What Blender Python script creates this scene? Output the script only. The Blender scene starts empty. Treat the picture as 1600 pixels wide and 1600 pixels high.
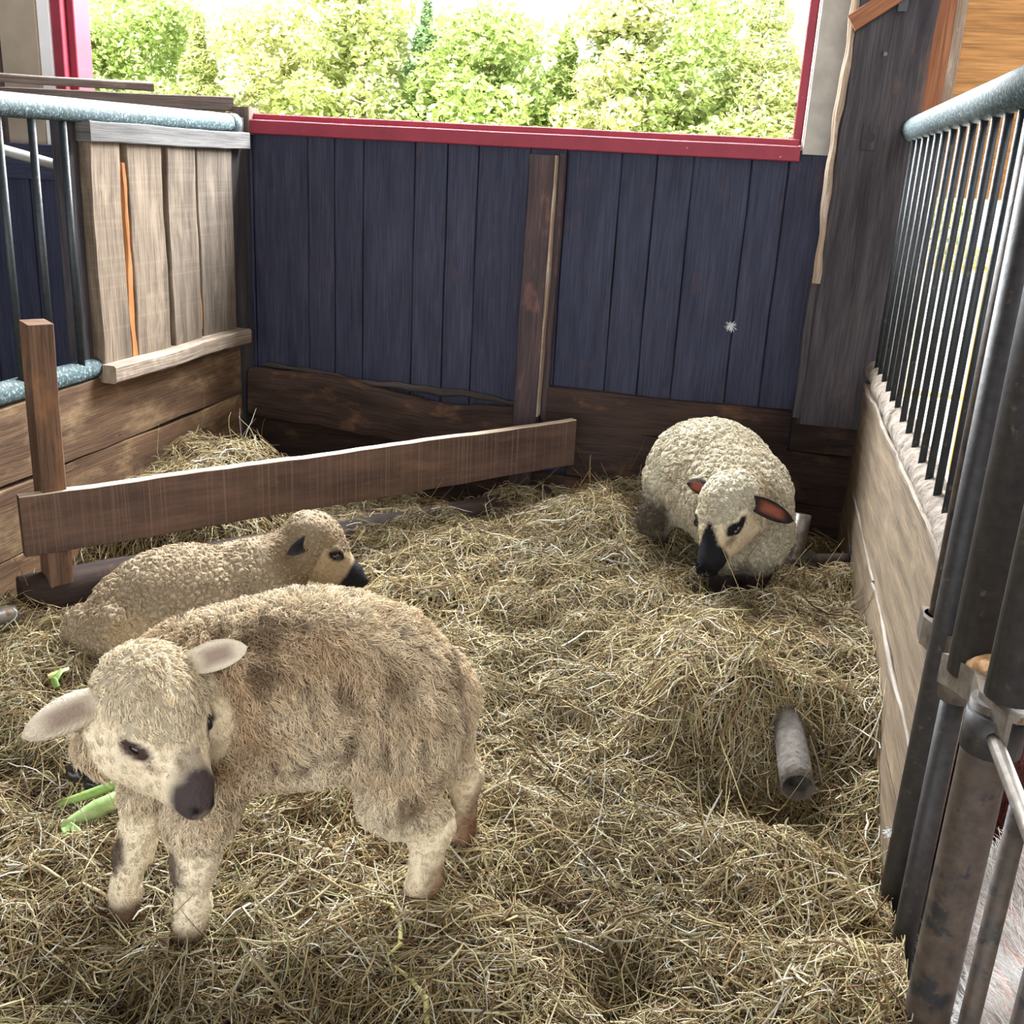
import bpy, math, random
import numpy as np
from mathutils import Vector, Matrix

random.seed(7)
rng = np.random.default_rng(7)
scn = bpy.context.scene
col = scn.collection

# ------------------------------------------------------------------ camera
cd = bpy.data.cameras.new('camera')
cam = bpy.data.objects.new('camera', cd)
col.objects.link(cam)
cd.sensor_width = 36.0
cd.lens = 36.0 * 1640 / 1600
cd.clip_start = 0.05
cd.clip_end = 300
cam.matrix_world = Matrix(((0.9694, -0.1237, 0.2120, 0), (0.2419, 0.2962, -0.9240, 0),
                           (0.0515, 0.9471, 0.3171, 1.5), (0, 0, 0, 1)))
scn.camera = cam

# ------------------------------------------------------------------ light
scn.view_settings.view_transform = 'Standard'
scn.view_settings.look = 'None'
scn.view_settings.gamma = 1.0
scn.view_settings.exposure = 1.06
w = bpy.data.worlds.new('sky')
scn.world = w
w.use_nodes = True
bg = w.node_tree.nodes['Background']
bg.inputs[0].default_value = (0.90, 0.95, 1.0, 1)
bg.inputs[1].default_value = 2.6
sd = bpy.data.lights.new('sun', 'SUN')
sd.energy = 13.0
sd.angle = math.radians(1.0)
sd.color = (1, 0.95, 0.85)
sun = bpy.data.objects.new('sun', sd)
col.objects.link(sun)
sun.rotation_euler = (math.radians(38), math.radians(-14), 0)


def area(name, loc, rot, sx, sy, energy, color):
    l = bpy.data.lights.new(name, 'AREA')
    l.shape = 'RECTANGLE'
    l.size, l.size_y = sx, sy
    l.energy = energy
    l.color = color
    o = bpy.data.objects.new(name, l)
    o.location = loc
    o.rotation_euler = [math.radians(a) for a in rot]
    col.objects.link(o)
    return o


# daylight pouring in: over the half wall, and through the wide barn door behind the viewer
area('window_daylight', (-1.6, 5.3, 3.3), (-52, 0, 0), 3.6, 1.5, 740, (0.93, 0.97, 1.0))
area('barn_door_daylight', (0.9, -2.6, 2.2), (68, 0, 14), 2.6, 2.2, 42, (1.0, 0.93, 0.83))
area('doorway_daylight', (1.9, 4.9, .85), (-80, 0, 0), 2.2, 1.1, 58, (1.0, 0.98, 0.95))

# ------------------------------------------------------------------ tagging helpers


def tag(o, label=None, cat=None, group=None, kind=None):
    if label: o['label'] = label
    if cat: o['category'] = cat
    if group: o['group'] = group
    if kind: o['kind'] = kind
    return o


def empty(name, loc, label, cat, group=None):
    o = bpy.data.objects.new(name, None)
    o.location = loc
    col.objects.link(o)
    return tag(o, label, cat, group)


def link(name, me, parent=None):
    o = bpy.data.objects.new(name, me)
    col.objects.link(o)
    if parent is not None:
        o.parent = parent
        p = parent
        off = Vector(p.location)
        while p.parent is not None:
            p = p.parent
            off += Vector(p.location)
        o.location = -off      # vertices are written in world space
    return o


def origin_to(o, p):
    """move the origin of a mesh written in world space to p"""
    p = Vector(p)
    o.data.transform(Matrix.Translation(-(p - Vector(o.location))))
    o.location = p
    return o


def mesh_np(name, V, F, mats=(), smooth=True, attrs=None, mat_idx=None):
    """V (n,3), F list of (m,k) arrays of faces"""
    me = bpy.data.meshes.new(name)
    V = np.asarray(V, np.float32)
    if not isinstance(F, list): F = [F]
    F = [np.asarray(f, np.int32) for f in F if len(f)]
    me.vertices.add(len(V))
    me.vertices.foreach_set('co', V.ravel())
    idx = np.concatenate([f.ravel() for f in F])
    ks = np.concatenate([np.full(len(f), f.shape[1], np.int32) for f in F])
    me.loops.add(len(idx))
    me.loops.foreach_set('vertex_index', idx)
    me.polygons.add(len(ks))
    st = np.concatenate([[0], np.cumsum(ks)[:-1]]).astype(np.int32)
    me.polygons.foreach_set('loop_start', st)
    me.polygons.foreach_set('use_smooth', np.full(len(ks), smooth))
    if mat_idx is not None:
        me.polygons.foreach_set('material_index', np.asarray(mat_idx, np.int32))
    for k, a in (attrs or {}).items():
        a = np.asarray(a, np.float32)
        if a.ndim == 1:
            at = me.attributes.new(k, 'FLOAT', 'POINT')
            at.data.foreach_set('value', a)
        else:
            at = me.attributes.new(k, 'FLOAT_COLOR', 'POINT')
            at.data.foreach_set('color', np.concatenate([a, np.ones((len(a), 1), np.float32)], 1).ravel())
    me.update()
    me.validate()
    for m in mats: me.materials.append(m)
    return me


# ------------------------------------------------------------------ materials
def new_mat(name):
    m = bpy.data.materials.new(name)
    m.use_nodes = True
    nt = m.node_tree
    for n in list(nt.nodes): nt.nodes.remove(n)
    out = nt.nodes.new('ShaderNodeOutputMaterial')
    b = nt.nodes.new('ShaderNodeBsdfPrincipled')
    nt.links.new(b.outputs[0], out.inputs[0])
    return m, nt, b


def ramp(nt, fac, stops):
    r = nt.nodes.new('ShaderNodeValToRGB')
    e = r.color_ramp.elements
    while len(e) > 1: e.remove(e[-1])
    e[0].position, e[0].color = stops[0][0], (*stops[0][1], 1)
    for p, c in stops[1:]:
        n = e.new(p)
        n.color = (*c, 1)
    nt.links.new(fac, r.inputs[0])
    return r.outputs[0]


def noise(nt, vec, scale, detail=4, rough=.55):
    n = nt.nodes.new('ShaderNodeTexNoise')
    n.inputs['Scale'].default_value = scale
    n.inputs['Detail'].default_value = detail
    n.inputs['Roughness'].default_value = rough
    if vec is not None: nt.links.new(vec, n.inputs['Vector'])
    return n.outputs['Fac']


def mapping(nt, vec, scale, loc=(0, 0, 0)):
    n = nt.nodes.new('ShaderNodeMapping')
    n.inputs['Scale'].default_value = scale
    n.inputs['Location'].default_value = loc
    nt.links.new(vec, n.inputs['Vector'])
    return n.outputs[0]


def mix(nt, fac, a, b, mode='MIX'):
    n = nt.nodes.new('ShaderNodeMix')
    n.data_type = 'RGBA'
    n.blend_type = mode
    for v, i in ((fac, 0), (a, 6), (b, 7)):
        if isinstance(v, (int, float)): n.inputs[i].default_value = v
        elif isinstance(v, tuple): n.inputs[i].default_value = (*v, 1)
        else: nt.links.new(v, n.inputs[i])
    return n.outputs[2]


def bump(nt, h, b, strength=.3, dist=.01):
    n = nt.nodes.new('ShaderNodeBump')
    n.inputs['Strength'].default_value = strength
    n.inputs['Distance'].default_value = dist
    nt.links.new(h, n.inputs['Height'])
    nt.links.new(n.outputs[0], b.inputs['Normal'])


def coords(nt, which):
    t = nt.nodes.new('ShaderNodeTexCoord')
    return t.outputs[which]


def attr(nt, name, out='Fac'):
    a = nt.nodes.new('ShaderNodeAttribute')
    a.attribute_name = name
    return a.outputs[out]


def wood(name, dark, light, wear=None, wear_amt=.5, wear_scale=3., rough=.8, bmp=.5, saw=0., crack=.6, lines=16., tint=1., fine_amt=.8, sawf=55):
    m, nt, b = new_mat(name)
    uv = coords(nt, 'UV')
    g1 = noise(nt, mapping(nt, uv, (1.4, lines, 1)), 1.5, 8, .6)
    g2 = noise(nt, mapping(nt, uv, (3, lines * 9, 1)), 1.5, 4, .6)
    c = ramp(nt, g1, [(.28, dark), (.5, tuple((a + d) / 2 for a, d in zip(dark, light))), (.72, light)])
    fine = ramp(nt, g2, [(.30, (.42, .42, .42)), (.62, (1.18, 1.18, 1.18))])
    c = mix(nt, fine_amt, c, fine, 'MULTIPLY')
    if wear is not None:
        wn = noise(nt, mapping(nt, uv, (1, 2.2, 1)), wear_scale, 7, .65)
        wf = ramp(nt, wn, [(.62 - .3 * wear_amt, (0, 0, 0)), (.82 - .3 * wear_amt, (1, 1, 1))])
        c = mix(nt, wf, c, wear)
    if saw:
        s = noise(nt, mapping(nt, uv, (sawf, .5, 1)), 1.2, 3, .6)
        sf = ramp(nt, s, [(.52, (0, 0, 0)), (.66, (saw, saw, saw))])
        c = mix(nt, sf, c, tuple(min(1, x * 1.9 + .03) for x in light))
    ck = noise(nt, mapping(nt, uv, (.9, lines * 1.6, 1), (3.3, 1.7, 0)), 1.3, 5, .5)
    cf = ramp(nt, ck, [(.27, (crack,) * 3), (.33, (0, 0, 0))])
    c = mix(nt, cf, c, tuple(x * .12 for x in dark))
    r = attr(nt, 'rnd')
    rr = ramp(nt, r, [(0, (.72, .74, .78)), (1, (1.2, 1.15, 1.1))])
    c = mix(nt, tint, c, rr, 'MULTIPLY')
    nt.links.new(c, b.inputs['Base Color'])
    b.inputs['Roughness'].default_value = rough
    b.inputs['Specular IOR Level'].default_value = .25
    h = mix(nt, .5, g1, g2)
    h = mix(nt, cf, h, (0, 0, 0))
    bump(nt, h, b, bmp, .006)
    return m


def plain(name, c1, c2, scale=20., rough=.6, metallic=0., bmp=.2, spots=None, spot_scale=8., spot_at=.62, which='Object', dist=.004):
    m, nt, b = new_mat(name)
    v = coords(nt, which)
    n = noise(nt, v, scale, 6, .6)
    c = ramp(nt, n, [(.3, c1), (.7, c2)])
    if spots is not None:
        s = noise(nt, v, spot_scale, 6, .65)
        c = mix(nt, ramp(nt, s, [(spot_at, (0, 0, 0)), (spot_at + .06, (1, 1, 1))]), c, spots)
    nt.links.new(c, b.inputs['Base Color'])
    b.inputs['Roughness'].default_value = rough
    b.inputs['Metallic'].default_value = metallic
    if bmp: bump(nt, n, b, bmp, dist)
    return m


def attr_mat(name, rough=.9, bmp_scale=0, sheen=0., transl=0.):
    m, nt, b = new_mat(name)
    c = attr(nt, 'col', 'Color')
    nt.links.new(c, b.inputs['Base Color'])
    b.inputs['Roughness'].default_value = rough
    b.inputs['Specular IOR Level'].default_value = .15
    if bmp_scale:
        bump(nt, noise(nt, coords(nt, 'Object'), bmp_scale, 4), b, .6, .01)
    if transl:
        out = [n for n in nt.nodes if n.type == 'OUTPUT_MATERIAL'][0]
        t = nt.nodes.new('ShaderNodeBsdfTranslucent')
        nt.links.new(c, t.inputs[0])
        ms = nt.nodes.new('ShaderNodeMixShader')
        ms.inputs[0].default_value = transl
        nt.links.new(b.outputs[0], ms.inputs[1])
        nt.links.new(t.outputs[0], ms.inputs[2])
        nt.links.new(ms.outputs[0], out.inputs[0])
    return m


M = {}
M['back'] = wood('haze blue dark boards', (.021, .024, .046), (.046, .049, .084), (.070, .046, .055), .12, 5, .7, .25, crack=.35, lines=10, tint=.35)  # blue tint puts the flare haze into the board colour
M['backlow'] = wood('dark low timbers', (.022, .014, .012), (.07, .042, .032), (.16, .085, .045), .25, 3.5, .8, .7, lines=8)
M['timber'] = wood('dark old timber', (.024, .022, .028), (.082, .072, .076), (.14, .085, .06), .10, 2.5, .8, .7, lines=11)
M['panel'] = wood('weathered panel boards', (.070, .053, .040), (.25, .20, .15), (.29, .235, .175), .22, 2.2, .85, .8, saw=.06, lines=9)
M['cap'] = wood('grey cap board', (.06, .059, .058), (.175, .172, .168), None, rough=.8, bmp=.7, lines=22)
M['ledge'] = wood('dusty ledge', (.12, .095, .075), (.34, .28, .22), (.42, .36, .29), .35, 6, .9, .8, lines=10)
M['left'] = wood('worn left planks', (.070, .038, .021), (.20, .12, .068), (.32, .22, .12), .42, 3.5, .8, .6, lines=10)
M['rail'] = wood('brown rail board', (.035, .022, .018), (.105, .065, .048), (.15, .09, .055), .2, 3, .75, .5, saw=.34, lines=5, fine_amt=.3, sawf=95)
M['post'] = wood('brown post', (.06, .033, .022), (.18, .105, .065), (.26, .13, .06), .3, 3, .8, .6, lines=10)
M['right'] = wood('worn right planks', (.095, .072, .048), (.255, .195, .13), (.32, .245, .155), .22, 2.8, .75, .6, lines=18)
M['splinter'] = wood('pale splintered edge', (.12, .105, .09), (.31, .28, .25), None, rough=.85, bmp=.6)
M['loose'] = wood('grey brown loose boards', (.075, .055, .048), (.19, .145, .12), (.30, .23, .18), .2, 3, .85, .6, lines=12)
M['orange'] = wood('orange lumber', (.26, .095, .04), (.42, .17, .075), None, rough=.65, bmp=.2, crack=.15, lines=8)
M['ply'] = wood('orange plywood', (.42, .20, .065), (.62, .32, .11), (.5, .24, .08), .2, 2, .6, .15, crack=.25, lines=7)
M['bark'] = wood('pale wane edge', (.22, .15, .10), (.50, .40, .30), (.6, .52, .44), .3, 6, .9, .9, lines=9)
M['redbark'] = wood('orange bark strip', (.20, .075, .025), (.44, .20, .075), None, rough=.95, bmp=1., lines=12)
M['stripbark'] = wood('dark bark strip', (.03, .025, .024), (.10, .08, .07), None, rough=.9, bmp=.9)
M['duskpost'] = wood('red brown dusk post', (.020, .018, .024), (.080, .052, .052), (.20, .095, .07), .22, 2.2, .7, .5, lines=10)
M['lit_dust'] = wood('window-lit dusty worn edge', (.30, .25, .19), (.62, .54, .43), None, rough=.9, bmp=.4)  # dusty top edge paled further; window light is put into its colour
M['log'] = wood('dark log', (.020, .013, .011), (.085, .052, .038), (.22, .11, .06), .28, 4, .9, .9, lines=7)
M['red'] = plain('red painted trim', (.20, .012, .028), (.28, .022, .045), 6, .65, bmp=.08, spots=(.62, .38, .38), spot_scale=38, spot_at=.68)
M['white'] = plain('white painted trim', (.30, .28, .25), (.42, .40, .36), 12, .6, bmp=.1, spots=(.10, .045, .035), spot_scale=26, spot_at=.70)
M['tan'] = plain('tan painted board', (.33, .27, .20), (.40, .33, .25), 8, .7, bmp=.1)
M['bwhite'] = plain('bright white strip', (.8, .8, .8), (.86, .86, .86), 8, .6, bmp=0)
M['pipe'] = plain('dark green pipe paint', (.012, .026, .028), (.05, .085, .09), 60, .72, bmp=.9, spots=(.20, .26, .27), spot_scale=110, spot_at=.54, dist=.004)
M['bar'] = plain('black bar paint', (.008, .011, .014), (.022, .029, .033), 60, .5, bmp=.6, spots=(.09, .065, .045), spot_scale=45, spot_at=.62, dist=.002)
M['gatedark'] = plain('black brown gate paint', (.014, .014, .016), (.042, .036, .034), 50, .55, bmp=.6, spots=(.10, .075, .055), spot_scale=40, spot_at=.63, dist=.002)
M['barbrown'] = plain('rusty brown pipe', (.030, .022, .017), (.085, .062, .046), 40, .6, bmp=.6, spots=(.016, .016, .018), spot_scale=14, spot_at=.54, dist=.003)
M['mudpipe'] = plain('muddy caked pipe', (.10, .078, .06), (.31, .26, .21), 26, .95, bmp=1., spots=(.06, .04, .03), spot_scale=16, spot_at=.6, dist=.02)
M['steel'] = plain('bare worn steel', (.10, .085, .07), (.27, .24, .21), 30, .4, .6, .4, spots=(.16, .085, .04), spot_scale=30, spot_at=.6)
M['whitepipe'] = plain('white painted pipe', (.55, .58, .56), (.70, .72, .70), 10, .5, bmp=.1, spots=(.25, .17, .1), spot_scale=14, spot_at=.66)
M['crust'] = plain('dirt crusted pipe', (.04, .033, .027), (.15, .13, .11), 30, .95, bmp=1., spots=(.05, .035, .025), spot_scale=30, spot_at=.60, dist=.012)
M['dark'] = plain('black shade and flange', (.004, .004, .004), (.008, .007, .006), 10, .9, bmp=0)
M['dirt'] = plain('barn dirt', (.05, .035, .025), (.11, .085, .06), 9, .95, bmp=.6, dist=.03)
M['roof'] = plain('barn roof boards', (.10, .075, .06), (.16, .125, .10), 4, .9, bmp=.2)
M['concrete'] = plain('pale yard gravel', (.62, .58, .50), (.78, .74, .66), 14, .95, bmp=.2)
M['meadow'] = plain('meadow', (.20, .28, .06), (.36, .42, .12), 3, .95, bmp=.3)
M['haybed'] = plain('shaded hay base', (.012, .008, .004), (.045, .030, .014), 34, .95, bmp=1., dist=.03)  # dark colour stands in for shade between the strands
M['trunk'] = plain('tree bark', (.12, .09, .06), (.25, .19, .14), 9, .9, bmp=.6)
M['green'] = plain('green stalk', (.20, .32, .09), (.48, .58, .28), 30, .55, bmp=.2)
M['leaf'] = plain('green leaf', (.10, .20, .04), (.26, .38, .10), 30, .55, bmp=.2)
M['straw'] = plain('pale green straw', (.42, .38, .14), (.58, .54, .24), 30, .7, bmp=.2)
M['feather'] = plain('white fluff', (.75, .77, .80), (.9, .9, .92), 30, .9, bmp=.2)
M['dung'] = plain('black wet dung', (.006, .006, .006), (.02, .018, .016), 20, .25, bmp=.6)
M['mud'] = plain('orange dried mud', (.30, .15, .06), (.55, .34, .17), 40, .95, bmp=.9)
M['eye'] = plain('dark eye', (.006, .004, .004), (.012, .008, .006), 10, .08, bmp=0)
M['strap'] = plain('black strap', (.012, .015, .02), (.03, .035, .04), 20, .5, bmp=.1)
M['orangepaint'] = plain('orange painted steel', (.75, .30, .05), (.85, .42, .10), 10, .5, bmp=0)
M['yellow'] = plain('yellow plastic', (.85, .75, .30), (.92, .84, .42), 10, .5, bmp=0)
M['skin'] = attr_mat('short coat', .8, 160)
M['wool'] = attr_mat('wool', .9, 0, transl=.15)
M['hay'] = attr_mat('hay strands', .6, 0, transl=.12)
M['foliage'] = attr_mat('foliage', .6, 0, transl=.35)

# ------------------------------------------------------------------ builders


class Planks:
    """collects boards; one mesh with UVs running along each board"""

    def __init__(s):
        s.V, s.F, s.UV, s.R, s.MI, s.n = [], [], [], [], [], 0

    def add(s, c0, c1, wid, thk, up, wob=0.0, ch=.004, nseg=10, mi=0, edge=None, twist=0., top_mi=None):
        """board from c0 to c1 (centre line), width along 'up', thickness along the third axis"""
        c0, c1 = np.array(c0, float), np.array(c1, float)
        L = np.linalg.norm(c1 - c0)
        u = (c1 - c0) / L
        v = np.array(up, float)
        v -= v.dot(u) * u
        v /= np.linalg.norm(v)
        t = np.cross(u, v)
        hw, ht = wid / 2, thk / 2
        ch = min(ch, ht * .8, hw * .8)
        prof = [(-hw + ch, -ht), (hw - ch, -ht), (hw, -ht + ch), (hw, ht - ch), (hw - ch, ht), (-hw + ch, ht), (-hw, ht - ch), (-hw, -ht + ch)]
        per = [0]
        for i in range(8):
            a, b = prof[i], prof[(i + 1) % 8]
            per.append(per[-1] + math.hypot(a[0] - b[0], a[1] - b[1]))
        ph = rng.uniform(0, 6.28, 8)
        ou, ov = rng.uniform(0, 40), rng.uniform(0, 40)
        rnd = rng.uniform(0, 1)
        base = s.n
        for k in range(nseg + 1):
            f = k / nseg
            x = f * L
            wt = wob * (math.sin(x * 7 + ph[0]) * .5 + math.sin(x * 17 + ph[1]) * .3 + math.sin(x * 41 + ph[2]) * .2)
            wb = wob * (math.sin(x * 6 + ph[3]) * .5 + math.sin(x * 19 + ph[4]) * .3 + math.sin(x * 37 + ph[5]) * .2)
            wz = wob * .4 * math.sin(x * 9 + ph[6])
            if edge is not None:
                et, eb = edge(f)
                wt += et
                wb += eb
            for (a, b) in prof:
                aa = a + (wt if a > 0 else wb)
                s.V.append(c0 + u * x + v * aa + t * (b + wz + twist * f * a))
                s.R.append(rnd)
            s.n += 8
        for k in range(nseg):
            for i in range(8):
                j = (i + 1) % 8
                a = base + k * 8
                s.F.append((a + i, a + 8 + i, a + 8 + j, a + j))
                u0, u1 = ou + k / nseg * L, ou + (k + 1) / nseg * L
                s.UV += [(u0, ov + per[i]), (u1, ov + per[i]), (u1, ov + per[i + 1]), (u0, ov + per[i + 1])]
                s.MI.append(top_mi if (top_mi is not None and i in (1, 2, 3)) else mi)
        for a, rev in ((base, False), (base + nseg * 8, True)):
            f = [a + i for i in range(8)]
            if rev: f = f[::-1]
            s.F.append(tuple(f))
            pr = prof[::-1] if rev else prof
            s.UV += [(ou + q[1], ov + q[0]) for q in pr]
            s.MI.append(mi)
        return s

    def box(s, lo, hi, axis=0, **k):
        lo, hi = np.array(lo, float), np.array(hi, float)
        c = (lo + hi) / 2
        a, b = c.copy(), c.copy()
        a[axis], b[axis] = lo[axis], hi[axis]
        d = hi - lo
        o = [i for i in range(3) if i != axis]
        wi = max(o, key=lambda i: d[i])
        ti = [i for i in o if i != wi][0]
        up = [0, 0, 0]
        up[wi] = 1
        return s.add(a, b, d[wi], d[ti], up, **k)

    def build(s, name, mats, parent=None):
        if not isinstance(mats, (list, tuple)): mats = [mats]
        me = bpy.data.meshes.new(name)
        me.from_pydata([tuple(v) for v in s.V], [], s.F)
        uvl = me.uv_layers.new(name='UVMap')
        uvl.data.foreach_set('uv', np.array(s.UV, np.float32).ravel())
        at = me.attributes.new('rnd', 'FLOAT', 'POINT')
        at.data.foreach_set('value', np.array(s.R, np.float32))
        me.polygons.foreach_set('material_index', np.array(s.MI, np.int32))
        me.update()
        for m in mats: me.materials.append(m)
        return link(name, me, parent)


def tube(name, pts, r, mat, parent=None, n=14, wob=0., hollow=0., sub=1):
    """tube along a polyline; r number or list; hollow>0 leaves the ends open with an inner wall"""
    P = [np.array(p, float) for p in pts]
    rs = list(r) if isinstance(r, (list, tuple)) else [r] * len(P)
    if sub > 1:
        Q, rq = [], []
        for i in range(len(P) - 1):
            for k in range(sub):
                f = k / sub
                Q.append(P[i] * (1 - f) + P[i + 1] * f)
                rq.append(rs[i] * (1 - f) + rs[i + 1] * f)
        P, rs = Q + [P[-1]], rq + [rs[-1]]
    T = []
    for i in range(len(P)):
        d = P[min(i + 1, len(P) - 1)] - P[max(i - 1, 0)]
        T.append(d / np.linalg.norm(d))
    ref = np.array([0, 0, 1.]) if abs(T[0][2]) < .9 else np.array([1., 0, 0])
    a = np.cross(T[0], ref)
    a /= np.linalg.norm(a)
    V, F = [], []
    for i, p in enumerate(P):
        a = a - a.dot(T[i]) * T[i]
        a /= np.linalg.norm(a)
        b = np.cross(T[i], a)
        for k in range(n):
            th = 2 * math.pi * k / n
            rr = rs[i] * (1 + (rng.uniform(-wob, wob) if wob else 0))
            V.append(p + (a * math.cos(th) + b * math.sin(th)) * rr)
    for i in range(len(P) - 1):
        for k in range(n):
            j = (k + 1) % n
            F.append((i * n + k, i * n + j, (i + 1) * n + j, (i + 1) * n + k))
    if hollow:
        m = len(V)
        for i in range(len(P)):
            c = P[i]
            for k in range(n): V.append(c + (V[i * n + k] - c) * (1 - hollow))
        for i in range(len(P) - 1):
            for k in range(n):
                j = (k + 1) % n
                F.append((m + i * n + j, m + i * n + k, m + (i + 1) * n + k, m + (i + 1) * n + j))
        e = (len(P) - 1) * n
        for k in range(n):
            j = (k + 1) % n
            F.append((j, k, m + k, m + j))
            F.append((e + k, e + j, m + e + j, m + e + k))
    else:
        F.append(tuple(range(n))[::-1])
        F.append(tuple((len(P) - 1) * n + k for k in range(n)))
    me = bpy.data.meshes.new(name)
    me.from_pydata([tuple(v) for v in V], [], F)
    me.polygons.foreach_set('use_smooth', [len(p.vertices) == 4 for p in me.polygons])
    me.update()
    me.materials.append(mat)
    return link(name, me, parent)


def box_mesh(name, lo, hi, mat, parent=None):
    return Planks().box(lo, hi, axis=int(np.argmax(np.array(hi) - np.array(lo))), nseg=1).build(name, mat, parent)


# value noise
_g = np.random.default_rng(3).uniform(-1, 1, (64, 64))


def vn(x, y, sc, off=0.):
    x = np.asarray(x) * sc + 17.3 + off
    y = np.asarray(y) * sc + 9.1 + off * 1.7
    xi, yi = np.floor(x).astype(int), np.floor(y).astype(int)
    fx, fy = x - xi, y - yi
    fx, fy = fx * fx * (3 - 2 * fx), fy * fy * (3 - 2 * fy)
    g = lambda i, j: _g[i % 64, j % 64]
    return (g(xi, yi) * (1 - fx) + g(xi + 1, yi) * fx) * (1 - fy) + (g(xi, yi + 1) * (1 - fx) + g(xi + 1, yi + 1) * fx) * fy


def vn3(p, sc, off=0.):
    return (vn(p[:, 0] + p[:, 2] * .7, p[:, 1], sc, off) + vn(p[:, 1] - p[:, 0] * .3, p[:, 2] + 5, sc, off + 3) + vn(p[:, 2], p[:, 0] + p[:, 1] * .5, sc, off + 7)) / 1.8


def sstep(a, b, x):
    t = np.clip((x - a) / (b - a), 0, 1)
    return t * t * (3 - 2 * t)


def hz(x, y):
    """height of the hay"""
    x, y = np.asarray(x, float), np.asarray(y, float)
    e = .10 * vn(x, y, 3.1, 2)
    z = .11 * sstep(2.28 + e, 2.66 + e, y) * sstep(-.75, .0, x) + .10 * sstep(2.50 + e * .3, 2.66 + e * .3, y) * sstep(-.25, .05, x) * sstep(3.6, 2.7, y)
    z = z + .10 * sstep(2.6, 3.7, y) * sstep(.3, -.6, x) * sstep(-1.6, -.8, x)
    z = z - .16 * sstep(3.7, 4.4, y) * sstep(-.25, .1, x) - .08 * sstep(4.1, 4.5, y) * sstep(-.9, -1.2, x)
    z = z + .12 * np.exp(-((x + .62) / .28) ** 2 - ((y - 4.0) / .30) ** 2)
    z = z + .30 * np.exp(-((x + 2.12) / .32) ** 4 - ((y - 3.62) / .42) ** 4)
    z = z + .08 * np.exp(-((x + 1.6) / .5) ** 2 - ((y - 3.75) / .4) ** 2)
    z = z + .06 * np.exp(-((x - .1) / .25) ** 2 - ((y - 3.15) / .25) ** 2)
    z = z - .09 * np.exp(-((x + .62) / .26) ** 2 - ((y - 1.42) / .09) ** 2) - .08 * np.exp(-((x + .13) / .13) ** 2 - ((y - 1.67) / .09) ** 2) - .06 * np.exp(-((x + 1.0) / .2) ** 2 - ((y - 1.33) / .08) ** 2)
    z = z - .15 * np.exp(-((x - .13) / .24) ** 4 - ((y - 2.45) / .14) ** 2)
    z = z - .11 * np.exp(-((x - .02) / .17) ** 2 - ((y - 3.46) / .16) ** 2)
    z = z - .13 * np.exp(-((x + 1.98) / .22) ** 2 - ((y - 3.08) / .16) ** 2)
    z = z + .045 * vn(x, y, 4.2) + .034 * vn(x, y, 9.5, 5) + .016 * vn(x, y, 19, 1)
    return z - .012


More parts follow.
